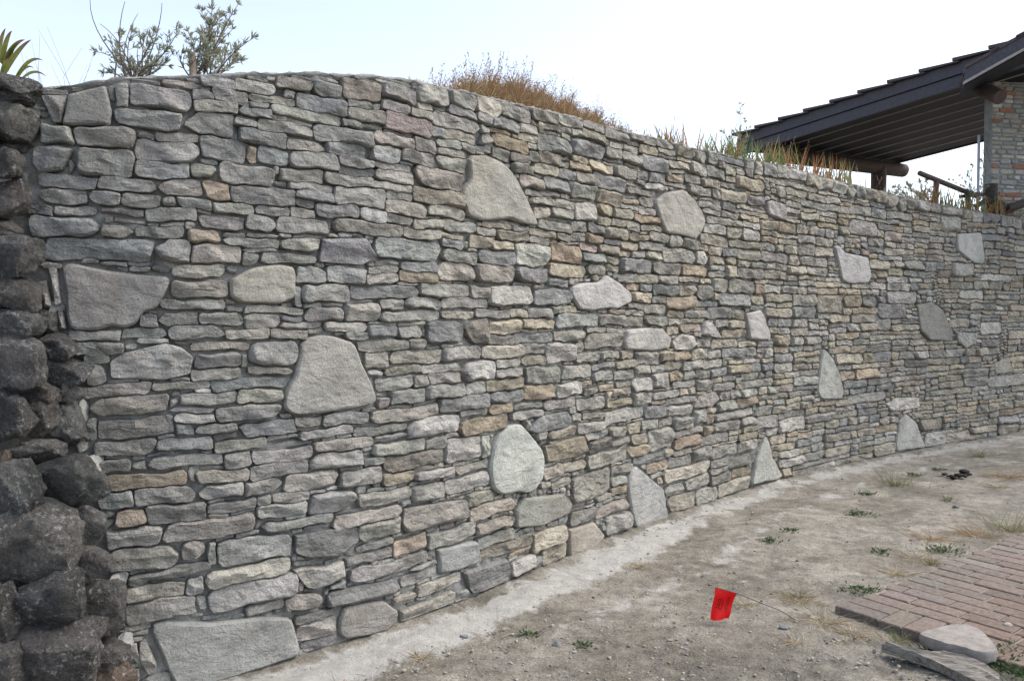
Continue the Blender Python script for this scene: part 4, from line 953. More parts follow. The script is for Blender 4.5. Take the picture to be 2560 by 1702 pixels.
# centre, width and height as measured on the photograph, distance from the camera, warmth
BOULDERS = [
(36, 212, 124, 46, 3.04, 0), (32, 250, 124, 34, 3.08, 0), (34, 303, 124, 104, 3.05, 1), (30, 372, 112, 40, 3.1, 0), (28, 412, 86, 78, 3.0, 1), (30, 497, 104, 100, 3.02, 1), (14, 578, 90, 66, 3.02, 1),
(38, 645, 135, 106, 2.98, 0), (42, 736, 132, 92, 2.98, 1), (40, 812, 136, 78, 2.98, 0), (122, 803, 62, 62, 3.12, 0), (32, 905, 152, 150, 2.94, 0), (137, 866, 112, 70, 3.08, 0), (155, 930, 150, 70, 3.1, 0),
(28, 1040, 108, 138, 2.9, 0), (100, 978, 98, 58, 3.02, 1), (172, 988, 84, 66, 3.1, 0), (106, 1047, 76, 100, 3.0, 1), (166, 1060, 92, 108, 3.08, 0), (108, 1130, 114, 64, 2.96, 1), (20, 1142, 66, 54, 2.94, 2),
(58, 1217, 136, 142, 2.88, 0), (180, 1200, 156, 134, 2.96, 0), (86, 1356, 212, 190, 2.82, 1), (215, 1314, 98, 120, 3.04, 0), (220, 1410, 126, 90, 2.98, 1), (120, 1502, 172, 160, 2.8, 0), (245, 1514, 136, 146, 2.94, 1),
(12, 1520, 96, 152, 2.76, 1), (146, 1640, 212, 176, 2.78, 1), (18, 1665, 116, 130, 2.72, 1), (268, 1632, 122, 86, 2.96, 1), (285, 1690, 120, 100, 2.94, 2), (150, 1415, 70, 44, 2.98, 2), (60, 1440, 90, 40, 2.96, 0), (10, 1285, 60, 60, 2.9, 0),
(-60, 330, 120, 150, 3.0, 0), (-70, 560, 130, 160, 2.98, 1), (-80, 800, 130, 170, 2.95, 0), (-80, 1050, 130, 170, 2.9, 1), (-75, 1300, 130, 180, 2.85, 0), (-80, 1560, 140, 180, 2.75, 1)]
RW_LOC = Vector((-1.95, 2.95, 0))
rubble = empty('boulder_wall', RW_LOC, 'old dry wall of dark lichen-spotted boulders butting against the new wall', 'boulder wall')
RB = random.Random(77)
BCOL = [(0.128, 0.126, 0.122), (0.145, 0.136, 0.126), (0.17, 0.13, 0.098)]
for (cx, cy, w_, h_, d_, warm_) in BOULDERS:
    p = at_depth(cx, cy, d_)
    ww, hh = w_ / FPX * d_ * 1.06, h_ / FPX * d_ * 1.06
    dp = max(0.14, 0.66 * max(ww, hh))
    me = boulder_mesh(ww, hh, dp, RB, 4)
    me.materials.append(M_boulder)
    set_tint(me, vary(BCOL[warm_], RB, 0.12))
    o = link('boulder', me, rubble, at_depth(cx - (8 if cy < 800 else 0), cy, d_ + dp * 0.2) - RW_LOC)
# earth packed behind the boulders
V, F = [], []
for i in range(14):
    for k in range(30):
        q = k / 29; z_ = 2.46 * q - 0.1
        x_ = -3.2 + i * 0.10
        y_ = 3.22 + 0.02 * math.sin(i * 2.1 + k) + (0.02 * (x_ + 1.6))
        V.append(Vector((x_ - (0 if i < 13 else 0), y_, z_)) - RW_LOC)
for i in range(13):
    for k in range(29):
        F.append((i * 30 + k, (i + 1) * 30 + k, (i + 1) * 30 + k + 1, i * 30 + k + 1))
me = new_mesh('packed_earth', V, F, True, (M_soil,))
link('packed_earth', me, rubble)
# mortar daubed along the joint between the two walls
for (cx, cy, w_, h_) in [(95, 300, 30, 70), (68, 440, 26, 60), (145, 780, 30, 60), (205, 1030, 22, 60), (205, 1095, 26, 60), (238, 1165, 22, 50), (262, 1400, 20, 40), (285, 1465, 18, 50), (312, 1610, 24, 50)]:
    p = at_depth(cx, cy, 3.17)
    me = boulder_mesh(w_ / FPX * 3.1 * 1.3, h_ / FPX * 3.1 * 1.2, 0.09, RB, 3)
    me.materials.append(M_mortar)
    link('mortar_daub', me, rubble, p - RW_LOC)
# ------------------------------------------------------------------ terrain held up by the wall
ub = np.arange(0.3, ULEN, 0.12)
offs = [0.10, 0.2, 0.32, 0.45, 0.6, 0.9, 1.3, 1.9, 2.8, 4.5, 8, 20, 80]
def mound_u(u, off):
    p_ = wall_pt(u, 0, -off)
    m = float(np.interp(W0 / 2 + FPX * p_[0] / p_[1], [1010, 1090, 1180, 1280, 1400, 1500, 1575, 1630], [0, .08, .18, .24, .23, .19, .13, 0]))
    return m * min(1.0, max(0.0, (off - 0.08) / 0.5)) * (1.0 if off < 1.4 else max(0.0, 2.4 - off))
def bank_z(u, off):
    return float(top_z(u)) - 0.02 + mound_u(u, off) + 0.10 * min(off, 1.0) * (1.0 if u > 2 else 0.3)
V, F = [], []
for u_ in ub:
    for o_ in offs:
        p_ = wall_pt(u_, 0, -o_)
        if o_ > 3: p_ = wall_pt(u_, 0, -3) + np.array([-0.35, 0.94, 0]) * (o_ - 3)
        V.append((p_[0], p_[1], bank_z(u_, o_) + 0.012 * math.sin(u_ * 13 + o_ * 17)))
no = len(offs)
for i in range(len(ub) - 1):
    for k in range(no - 1):
        F.append((i * no + k, (i + 1) * no + k, (i + 1) * no + k + 1, i * no + k + 1))
bank = link('terrain', new_mesh('terrain', V, F, True, (M_soil,)))
tag(bank, 'dry raised garden earth held up behind the stone wall', 'terrain', kind='structure')

# ------------------------------------------------------------------ the house with its wide roof at the right
NV = Vector((3.3, 10.7, 0)); SD = Vector((0.62, -0.78, 0)).normalized(); WD = Vector((2.4, 1.16, 0))
HK = 1.3
TAN = 0.103; Z_TOP = CAM_H + 2.495
def roof_pt(s, w, dz=0.0):
    p_ = NV + SD * s + WD * w
    return Vector((p_.x * HK, p_.y * HK, CAM_H + (Z_TOP + TAN * s + dz - CAM_H) * HK))
HB = Vector((6.8, 10.8, 2.9))
house = empty('house', HB, 'lodge with dark timber roof, log beams and a stone and brick corner', 'house')
def hb(mb, name, mat, parent=None, **k):
    par = parent or house
    mb.v = [tuple(Vector(v) - HB) for v in mb.v]
    return mb.build(name, mat, par, **k)
S0, S1 = -0.25, 5.2
up = Vector((0, 0, 1))
# roof deck
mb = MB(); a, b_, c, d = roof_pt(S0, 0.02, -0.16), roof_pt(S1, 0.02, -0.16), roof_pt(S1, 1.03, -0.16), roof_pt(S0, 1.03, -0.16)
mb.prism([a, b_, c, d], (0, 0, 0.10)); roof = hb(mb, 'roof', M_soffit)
# verge boards
mb = MB(); mb.prism([roof_pt(S0, 0, -0.10), roof_pt(S1, 0, -0.10), roof_pt(S1, 0, 0.03), roof_pt(S0, 0, 0.03)], WD * 0.02)
hb(mb, 'verge_board', M_roofwood, roof)
mb = MB(); mb.prism([roof_pt(S0, 0.008, -0.235), roof_pt(S1, 0.008, -0.235), roof_pt(S1, 0.008, -0.108), roof_pt(S0, 0.008, -0.108)], WD * 0.02)
hb(mb, 'verge_board', M_roofwood, roof)
# eaves board
mb = MB(); mb.prism([roof_pt(S0 - 0.02, 0, -0.14), roof_pt(S0 - 0.02, 1.03, -0.14), roof_pt(S0 - 0.02, 1.03, 0.0), roof_pt(S0 - 0.02, 0, 0.0)], SD * 0.03)
hb(mb, 'eaves_board', M_roofwood, roof)
# tiles: overlapping courses, stepped along the verge
for k in range(15):
    s0 = S0 - 0.06 + k * 0.36
    mb = MB()
    mb.prism([roof_pt(s0, -0.02, 0.045), roof_pt(s0 + 0.42, -0.02, 0.018), roof_pt(s0 + 0.42, -0.02, 0.032), roof_pt(s0, -0.02, 0.082)], WD * 1.06 * HK)
    hb(mb, 'tile_course', M_rooftile, roof)
# soffit boards between pale battens
nbat = 8
for k in range(nbat):
    w0, w1 = 0.03 + k * 0.125, 0.03 + (k + 1) * 0.125 - 0.012
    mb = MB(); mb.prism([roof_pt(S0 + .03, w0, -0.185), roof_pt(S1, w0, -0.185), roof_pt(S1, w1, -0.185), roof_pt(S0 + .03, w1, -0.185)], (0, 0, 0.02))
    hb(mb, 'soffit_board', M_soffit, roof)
for k in range(1, nbat):
    w0 = 0.03 + k * 0.125 - 0.009
    mb = MB(); mb.prism([roof_pt(S0 + .15, w0, -0.19), roof_pt(S1, w0, -0.19), roof_pt(S1, w0 + 0.009, -0.19), roof_pt(S0 + .15, w0 + 0.009, -0.19)], (0, 0, 0.018))
    hb(mb, 'batten', M_batten, roof)
mb = MB(); mb.prism([roof_pt(S0, 1.03, -0.20), roof_pt(S1, 1.03, -0.20), roof_pt(S1, 1.03, 0.03), roof_pt(S0, 1.03, 0.03)], WD * 0.015)
hb(mb, 'verge_board', M_roofwood, roof)
# eaves log and its post
mb = MB()
mb.tube([roof_pt(0.12, 0.05, -0.30), roof_pt(0.12, 0.5, -0.305), roof_pt(0.12, 1.06, -0.31)], [0.13, 0.135, 0.13], 14); hb(mb, 'log_beam', M_log, smooth=True, sharp=50)
pp = roof_pt(0.12, 0.86, -0.3)
mb = MB(); mb.tube([(pp.x, pp.y, 2.2), (pp.x, pp.y, pp.z)], 0.14, 12); hb(mb, 'post', M_log, smooth=True, sharp=50)
# stone and brick corner
PA = Vector((6.93, 11.33, 0)); PD = Vector((0.985, 0.17, 0)).normalized(); PN = Vector((PD.y, -PD.x, 0))
PW, PZ0, PZ1 = 1.5, 2.4, 5.2
mb = MB()
mb.prism([PA + up * PZ0, PA + PD * PW + up * PZ0, PA + PD * PW + up * (PZ1 + 0.35), PA + PD * 0.1 + up * PZ1 * 0.985, PA + up * PZ1 * 0.985], -PN * 0.14)
pillar = hb(mb, 'pillar', M_mortar)
PR = random.Random(19)
SC2 = [(0.31, 0.30, 0.28), (0.36, 0.33, 0.28), (0.27, 0.28, 0.28), (0.42, 0.40, 0.36), (0.34, 0.32, 0.28)]
zc = PZ0
while zc < PZ1 - 0.1:
    hc = PR.choice([0.05, 0.06, 0.065, 0.07, 0.085])
    xc = 0.0
    first_ = True
    while xc < 1.0:
        isb = PR.random() < 0.13
        wc = 0.25 if isb else PR.uniform(0.10, 0.30)
        if first_: wc *= PR.uniform(0.4, 1.0); first_ = False
        split = (not isb) and hc > 0.08 and PR.random() < 0.6
        for (za, zb_) in ([(zc, zc + hc * .45), (zc + hc * .45, zc + hc)] if split else [(zc, zc + (0.06 if isb else hc))]):
            if isb: O = np.array([[xc + .006, za + .006], [xc + wc - .006, za + .006], [xc + wc - .006, zb_ - .006], [xc + .006, zb_ - .006]])
            else: O = rect_outline(xc, za, xc + wc, zb_, PR, 0.006)
            Vv, Ff = stone_shape(O, PR, 12, (0, 0.15, 0.5), bulge=0.008 if isb else 0.014, edge=0.012, facets=0 if isb else 1, depth=0.01, wob=0.01 if isb else 0.03, round_r=0.006 if isb else None)
            W = [PA + PD * v[0] + up * v[1] + PN * (v[2] + 0.008) - HB for v in Vv]
            me = new_mesh('brick' if isb else 'stone', W, Ff, False, (M_facing,))
            set_tint(me, vary((0.31, 0.14, 0.088) if isb else PR.choice(SC2), PR, 0.1))
            link("brick" if isb else "facing_stone", me, pillar)
        xc += wc
    zc += hc
# upper roof over the corner with its log purlin
A = at_depth(2410, 214, 10.35); B = at_depth(2760, 20, 9.4)
back = Vector((0.30, 0.62, 0.0)); th = Vector((0, 0, 0.13))
mb = MB(); mb.prism([A, B, B + back, A + back], th); r2 = hb(mb, 'upper_roof', M_soffit)
mb = MB(); dv = (B - A).normalized(); nv = Vector((-0.3, -0.9, 0)).normalized() * 0.02
mb.prism([A - dv * 0.02 + nv + up * .012, B + nv + up * .012, B + nv + up * 0.05, A - dv * 0.02 + nv + up * 0.05], nv); hb(mb, 'verge_board', M_batten, r2)
mb = MB(); mb.prism([A + nv * .8 + up * 0.055, B + nv * .8 + up * 0.055, B + nv * .8 + up * 0.2, A + nv * .8 + up * 0.2], nv * 0.9); hb(mb, 'verge_board', M_roofwood, r2)
for k in range(6):
    s0 = A + (B - A) * (k / 5.2)
    mb = MB(); mb.prism([s0 + nv * 2.5 + up * 0.205, s0 + nv * 2.5 + dv * 0.42 + up * 0.20, s0 + nv * 2.5 + dv * 0.42 + up * 0.235, s0 + nv * 2.5 + up * 0.262], back * 0.6); hb(mb, 'tile_course', M_rooftile, r2)
l0, l1 = at_depth(2415, 204, 11.2), at_depth(2500, 244, 10.55)
mb = MB(); mb.tube([l0, l0.lerp(l1, .5), l1], [0.10, 0.10, 0.097], 14); hb(mb, 'log_purlin', M_log, smooth=True, sharp=50)
# pale render strip and downpipe beside the corner
q = at_depth(2461, 470, 11.4)
mb = MB(); mb.prism([(q.x - 0.05, q.y, 2.2), (q.x + 0.12, q.y, 2.2), (q.x + 0.12, q.y, 3.75), (q.x + 0.06, q.y, 3.75)], (0, 0.1, 0)); hb(mb, 'render_strip', M_concrete)
mb = MB(); q = at_depth(2446, 420, 11.5); mb.tube([(q.x, q.y, 2.2), (q.x, q.y, 4.25)], 0.02, 8); hb(mb, 'downpipe', M_paint, smooth=True)
# ------------------------------------------------------------------ brick paving
PC = on_plane(2086, 1527); EV = Vector((2.0, 1.48, 0)).normalized(); FV = Vector((EV.y, -EV.x, 0))   # EV along the ragged edge, FV along the front
paving = empty('paving', PC, 'terrace paved with dusty red-brown bricks in staggered rows', 'paving', kind='structure')
RP = random.Random(31)
BL, BW, J = 0.245, 0.112, 0.011
PT = 0.030
def brick_mesh(l, w):
    mb = MB(); bv = 0.005
    z0, z1 = -0.06, 0.0
    def ring(x, y, z): return [(-x, -y, z), (x, -y, z), (x, y, z), (-x, y, z)]
    vs_ = ring(l / 2, w / 2, z0) + ring(l / 2, w / 2, z1 - bv) + ring(l / 2 - bv, w / 2 - bv, z1)
    fs = []
    for r_ in (0, 4):
        for k in range(4): fs.append((r_ + k, r_ + (k + 1) % 4, r_ + 4 + (k + 1) % 4, r_ + 4 + k))
    fs += [(8, 9, 10, 11)]
    return vs_, fs
ang = math.atan2(FV.y, FV.x)
variants = {}
def paving_brick(e, f, le, lf):
    """brick centred at e along EV and f along FV with those lengths"""
    c = PC + EV * e + FV * f
    if c.length > 9 or c.y < 2.9: return
    key = (round(le, 2), round(lf, 2), RP.randint(0, 5))
    dust = max(0.0, min(1.0, 1.0 - f / 1.1)) * 0.7 + RP.random() * 0.3
    red = (0.176, 0.118, 0.094); grey = (0.186, 0.166, 0.147)
    col = [r_ * (1 - dust) + g_ * dust for r_, g_ in zip(red, grey)]
    vs_, fs = brick_mesh(lf, le)
    me = new_mesh('brick', vs_, fs, False, (M_brick,))
    set_tint(me, vary(col, RP, 0.07))
    o = link('brick', me, paving, EV * e + FV * f + Vector((0, 0, PT + RP.uniform(-0.003, 0.003))))
    o.rotation_euler = (RP.uniform(-.008, .008), RP.uniform(-.008, .008), ang + RP.uniform(-.012, .012))
# front border: bricks end-on to the front, then staggered rows
nrow = 30
for k in range(1, 28):
    paving_brick(0.12, 0.30 + (k - 1) * 0.122, 0.235, 0.112)
paving_brick(0.06, 0.12, 0.112, 0.235); paving_brick(0.182, 0.12, 0.112, 0.235)
for r_ in range(nrow):
    e = 0.255 + r_ * 0.123 + 0.05
    if r_ == 0: e = 0.305
    shift = (r_ % 3) * 0.085 + RP.uniform(-0.012, 0.012)
    f = 0.03 + RP.uniform(-0.02, 0.02)
    first_len = 0.245 - (r_ % 3) * 0.08
    fcur = f
    k = 0
    while fcur < 3.6:
        l_ = first_len if k == 0 else 0.245
        paving_brick(e, fcur + l_ / 2, 0.112, l_)
        fcur += l_ + J; k += 1
# bedding sand under and between the bricks
mb = MB()
q0 = PC + FV * 0.02
mb.prism([PC + EV * 0.01 + FV * 0.02 + Vector((0, 0, -0.1)), PC + EV * 0.01 + FV * 3.7 + Vector((0, 0, -0.1)), PC + EV * 4.0 + FV * 3.7 + Vector((0, 0, -0.1)), PC + EV * 4.0 + FV * 0.02 + Vector((0, 0, -0.1))], (0, 0, 0.1 + PT - 0.009))
mb.v = [tuple(Vector(v) - PC) for v in mb.v]
mb.build('bedding_sand', plain('bedding_sand', (0.23, 0.205, 0.17), 40), paving)

# ------------------------------------------------------------------ loose slab, old board, marker flag
SL = [(980, 1100), (1080, 1070), (1200, 1040), (1330, 1005), (1500, 1015), (1570, 1040), (1650, 1100), (1730, 1190), (1785, 1265), (1650, 1292), (1400, 1228), (1180, 1172)]
top_p = [on_plane(2040 + x / 3.9, 1300 + y / 3.9, 0.080) for x, y in SL]
ctr = sum(top_p, Vector()) / len(top_p)
n_ = 48
tp = resample(round_poly(np.array([[p_.x, p_.y] for p_ in top_p]), 0.03), n_)
c2 = tp.mean(0)
rs = random.Random(2)
V, F = [], []
lev = [(0.97, 0.026), (1.0, 0.045), (0.998, 0.066), (0.992, 0.077), (0.978, 0.0805), (0.7, 0.080), (0.35, 0.0815)]
for sc_, z_ in lev:
    for i, p_ in enumerate(tp):
        q = c2 + (p_ - c2) * (sc_ + (0.012 * math.sin(i * 1.7 + z_ * 90) if 0.03 < z_ < 0.07 else 0))
        V.append((q[0] - ctr.x, q[1] - ctr.y, z_ + rs.uniform(-0.002, 0.002)))
for k in range(len(lev) - 1):
    for i in range(n_): F.append((k * n_ + i, k * n_ + (i + 1) % n_, (k + 1) * n_ + (i + 1) % n_, (k + 1) * n_ + i))
F.append(tuple((len(lev) - 1) * n_ + i for i in range(n_)))
me = new_mesh('stone_slab', V, F, True, (M_slab,)); me.set_sharp_from_angle(angle=math.radians(35))
tag(link('stone_slab', me, None, (ctr.x, ctr.y, 0)), 'flat pinkish-beige stone slab lying on the corner of the brick paving', 'stone slab')

near_e = [(640, 1205), (800, 1250), (1000, 1315), (1200, 1390), (1400, 1490), (1600, 1600), (1800, 1720)]
far_e = [(745, 1175), (900, 1225), (1050, 1268), (1250, 1280), (1450, 1330), (1640, 1400), (1785, 1500)]
V, F = [], []
nn = len(near_e); M_ = 9
rb = random.Random(9)
for i in range(nn * 4 - 3):
    t = i / 4; k = min(int(t), nn - 2); fr = t - k
    lp = lambda L: (L[k][0] * (1 - fr) + L[k + 1][0] * fr, L[k][1] * (1 - fr) + L[k + 1][1] * fr)
    a, b_ = lp(near_e), lp(far_e)
    A_, B_ = on_plane(2040 + a[0] / 3.9, 1300 + a[1] / 3.9, 0.040), on_plane(2040 + b_[0] / 3.9, 1300 + b_[1] / 3.9, 0.045)
    V.append(Vector((A_.x, A_.y, 0.0)))
    for j in range(M_):
        q = A_.lerp(B_, j / (M_ - 1))
        V.append(q + Vector((0, 0, 0.006 * math.sin(j * 2.3 + i * 0.11) + 0.004 * math.sin(j * 5 + i * 0.35) + rb.uniform(-.002, .002))))
    V.append(Vector((B_.x, B_.y, 0.0)))
cw = M_ + 2; nl = nn * 4 - 3
for i in range(nl - 1):
    for j in range(cw - 1): F.append((i * cw + j, (i + 1) * cw + j, (i + 1) * cw + j + 1, i * cw + j + 1))
F.append(tuple(range(cw))); F.append(tuple((nl - 1) * cw + j for j in range(cw))[::-1])
bc = Vector((V[nl // 2 * cw].x, V[nl // 2 * cw].y, 0))
me = new_mesh('wooden_board', [v - bc for v in V], F, True, (M_weatherboard,)); me.set_sharp_from_angle(angle=math.radians(40))
tag(link('wooden_board', me, None, bc), 'grey weathered warped board lying on the dirt before the slab', 'board')

M_flag, nt, b = material('flag_red')
b.inputs['Base Color'].default_value = (0.62, 0.006, 0.006, 1); b.inputs['Roughness'].default_value = 0.5
tr = N(nt, 'ShaderNodeBsdfTranslucent'); tr.inputs['Color'].default_value = (0.7, 0.01, 0.01, 1)
ms = N(nt, 'ShaderNodeMixShader'); ms.inputs[0].default_value = 0.35
nt.links.new(b.outputs[0], ms.inputs[1]); nt.links.new(tr.outputs[0], ms.inputs[2]); nt.links.new(ms.outputs[0], nt.nodes['Material Output'].inputs['Surface'])
FB = on_plane(2024, 1550)
dF = FB.y
flag = empty('marker_flag', FB, 'small red marker flag on a leaning wire stuck in the dirt', 'marker flag')
tipA, tipB = at_depth(1788, 1468, dF), at_depth(1841, 1482, dF)
mb = MB(); mid = FB.lerp(tipB, 0.4) + Vector((0.0, 0, -0.006))
mb.tube([FB - Vector((0, 0, 0.04)) - FB, mid - FB, tipB - FB, tipA - FB], 0.0022, 6); mb.build('wire', M_wire, flag, True)
bl, br = at_depth(1775, 1546, dF - 0.03), at_depth(1823, 1547, dF - 0.02)
V, F = [], []
def flag_pt(s, t):
    tp_, bt = tipA.lerp(tipB, s), bl.lerp(br, s)
    p_ = tp_.lerp(bt, t)
    return p_ + Vector((0, -0.014 * math.sin(4.2 * s + 0.4) * t - 0.006 * math.sin(7 * t + 2 * s) - 0.003 * math.sin(15 * s + 5 * t), -0.0015 * math.sin(s * 6) * t))
for i in range(11):
    for k in range(11): V.append(flag_pt(i / 10, k / 10) - FB)
for i in range(10):
    for k in range(10): F.append((i * 11 + k, i * 11 + k + 1, (i + 1) * 11 + k + 1, (i + 1) * 11 + k))
fl = link('flag', new_mesh('flag', V, F, True, (M_flag,)), flag)
M_ink = plain('flag_ink', (0.10, 0.008, 0.008), 20, 0.9, 1.1)
def letters(text, s_base, s_cap, t0, t1, name):
    """printed letters running up the flag, tops towards the free edge"""
    cu = bpy.data.curves.new(name, 'FONT'); cu.body = text; cu.size = 1.0
    tmp = bpy.data.objects.new(name, cu); COL.objects.link(tmp)
    bpy.context.view_layer.update()
    me_ = bpy.data.meshes.new_from_object(tmp.evaluated_get(bpy.context.evaluated_depsgraph_get()))
    bpy.data.objects.remove(tmp, do_unlink=True)
    co = np.array([v.co[:] for v in me_.vertices])
    lo, hi = co.min(0), co.max(0)
    for v, c_ in zip(me_.vertices, co):
        a_, b__ = (c_[0] - lo[0]) / (hi[0] - lo[0]), (c_[1] - lo[1]) / (hi[1] - lo[1])
        v.co = flag_pt(s_base + (s_cap - s_base) * b__, t0 + (t1 - t0) * a_) - FB + Vector((0, -0.0015, 0))
    me_.materials.clear(); me_.materials.append(M_ink)
    link(name, me_, fl)
letters('Jao', 0.42, 0.17, 0.66, 0.30, 'lettering')
letters('HATSON', 0.80, 0.66, 0.76, 0.20, 'lettering')
mb = MB(); sw = [flag_pt(0.40 + 0.10 * math.sin(math.pi * k / 12), 0.72 - 0.46 * k / 12) - FB + Vector((0, -0.002, 0)) for k in range(13)]
mb.tube(sw, [0.0005 + 0.0014 * math.sin(math.pi * k / 12) for k in range(13)], 4); mb.build('lettering', M_ink, fl)

# ------------------------------------------------------------------ pebbles, clods, chips
RPB = random.Random(41)
def pebble(r, R, sub=1):
    bm = bmesh.new(); bmesh.ops.create_icosphere(bm, subdivisions=sub, radius=1.0)
    V = np.array([v.co[:] for v in bm.verts]); F = [tuple(v.index for v in f.verts) for f in bm.faces]; bm.free()
    for _ in range(4):
        d_ = np.array([R.gauss(0, 1) for _ in range(3)]); d_ /= np.linalg.norm(d_)
        V = V - np.maximum(V @ d_ - R.uniform(.45, .8), 0)[:, None] * d_
    return V * np.array([r * R.uniform(.8, 1.3), r * R.uniform(.6, 1.0), r * R.uniform(.35, .7)]), F
protos = [pebble(1.0, RPB, 1) for _ in range(14)]
PCOL = [(0.24, 0.225, 0.195), (0.29, 0.27, 0.235), (0.21, 0.195, 0.175), (0.32, 0.30, 0.265), (0.24, 0.21, 0.17), (0.18, 0.175, 0.17)]
def scatter(name, count, size, pick, label, cat):
    mb = MB(); made = 0; tries = 0
    while made < count and tries < count * 30:
        tries += 1
        p_ = pick()
        if p_ is None: continue
        x_, y_ = p_
        V_, F_ = RPB.choice(protos)
        r_ = size(); a_ = RPB.uniform(0, 6.3); ca, sa = math.cos(a_), math.sin(a_)
        W_ = np.stack([V_[:, 0] * ca - V_[:, 1] * sa, V_[:, 0] * sa + V_[:, 1] * ca, V_[:, 2]], 1) * r_ + np.array([x_, y_, gz(x_, y_) + 0.1 * r_])
        mb.add(W_, F_, vary(RPB.choice(PCOL), RPB, 0.15)); made += 1
    o = mb.build(name, M_pebble, None, False)
    tag(o, label, cat, kind='stuff')
def in_paving(x_, y_):
    d_ = Vector((x_, y_, 0)) - PC
    return d_.dot(EV) > -0.02 and d_.dot(FV) > -0.02
def yard_point():
    px, py = RPB.uniform(500, 2600), RPB.triangular(1085, 1760, 1700)
    p_ = on_plane(px, py)
    dd, _ = wall_dist(np.array([p_.x]), np.array([p_.y]))
    if dd[0] < 0.03 or in_paving(p_.x, p_.y): return None
    return p_.x, p_.y
scatter('gravel', 5000, lambda: 0.0025 + 0.012 * RPB.random() ** 7, yard_point, 'loose grit and small stones strewn over the dirt yard', 'gravel')
def foot_point():
    u_ = RPB.uniform(1.0, 12.5); h_ = abs(RPB.gauss(0, 0.07)) + 0.045
    p_ = wall_pt(u_, 0, h_); return float(p_[0]), float(p_[1])
scatter('mason_chippings', 900, lambda: 0.004 + 0.014 * RPB.random() ** 3, foot_point, 'stone chips left along the foot of the new wall', 'chippings')
for (px, py, r_, lab) in [(1391, 1603, 0.020, 'dark blue-grey loose stone on the dirt left of two green weeds'), (1160, 1583, 0.020, 'flat grey stone flake lying on the cement strip'), (1962, 1566, 0.021, 'round grey stone half sunk in the dirt below the flag wire'),
                          (2035, 1545, 0.024, 'cream and black stone at the foot of the flag wire'), (2390, 1266, 0.026, 'dark grey lump of rock on the dirt among dry weeds'), (2520, 1560, 0.018, 'pale stone lodged in a joint of the brick paving')]:
    V_, F_ = pebble(1.0, RPB, 3)
    p_ = on_plane(px, py, 0.035 if 'joint' in lab else 0.0)
    zz_ = 0.035 if 'joint' in lab else gz(p_.x, p_.y) + 0.3 * r_
    me = new_mesh('loose_stone', V_ * r_ * 1.2, F_, True, (M_pebble,)); set_tint(me, vary((0.38, 0.36, 0.32) if 'cream' in lab or 'pale' in lab else (0.15, 0.155, 0.165), RPB)); me.set_sharp_from_angle(angle=math.radians(30))
    tag(link('loose_stone', me, None, (p_.x, p_.y, zz_)), lab, 'stone', 'loose stones in the yard')
# dark droppings by the far weeds
dp_ = on_plane(2395, 1194)
dung = empty('dung_pile', dp_, 'dark brown dried droppings lying on the far dirt', 'droppings')
for (px, py, r_) in [(2362, 1187, 0.020), (2374, 1192, 0.024), (2383, 1196, 0.026), (2398, 1193, 0.042), (2412, 1184, 0.044), (2408, 1194, 0.038), (2421, 1189, 0.026)]:
    V_, F_ = pebble(1.0, RPB, 2); p_ = on_plane(px, py)
    link('lump', new_mesh('lump', V_ * r_ * 1.3, F_, True, (M_dark,)), dung, Vector((p_.x, p_.y, r_ * 0.5)) - dp_)
# ------------------------------------------------------------------ plants
RV = random.Random(101)
def blade(mb, p0, direction, length, width, bend, col, R, seg=4, tip=0.1, twist=None):
    """a curved tapering leaf blade"""
    d = Vector(direction).normalized()
    side = d.cross(Vector((R.gauss(0, 1), R.gauss(0, 1), R.gauss(0, 0.3)))).normalized() if twist is None else Vector(twist).normalized()
    p_ = Vector(p0); V_, F_ = [], []
    droop = Vector((R.gauss(0, .25), R.gauss(0, .25), -1)) * bend
    for k in range(seg + 1):
        t = k / seg
        w_ = width * (1 - (1 - tip) * t ** 1.6) * 0.5
        V_ += [p_ - side * w_, p_ + side * w_]
        d = (d + droop / seg).normalized()
        p_ = p_ + d * (length / seg)
    for k in range(seg): F_.append((2 * k, 2 * k + 1, 2 * k + 3, 2 * k + 2))
    mb.add(V_, F_, col)
def leaf(mb, p0, d, length, width, col, R):
    d = Vector(d).normalized()
    s = d.cross(Vector((R.gauss(0, 1), R.gauss(0, 1), R.gauss(0, 1)))).normalized() * width * 0.5
    n = s.cross(d).normalized() * length * 0.06
    p0 = Vector(p0)
    mb.add([p0, p0 + d * length * .45 + s + n, p0 + d * length, p0 + d * length * .45 - s + n], [(0, 1, 2, 3)], col)

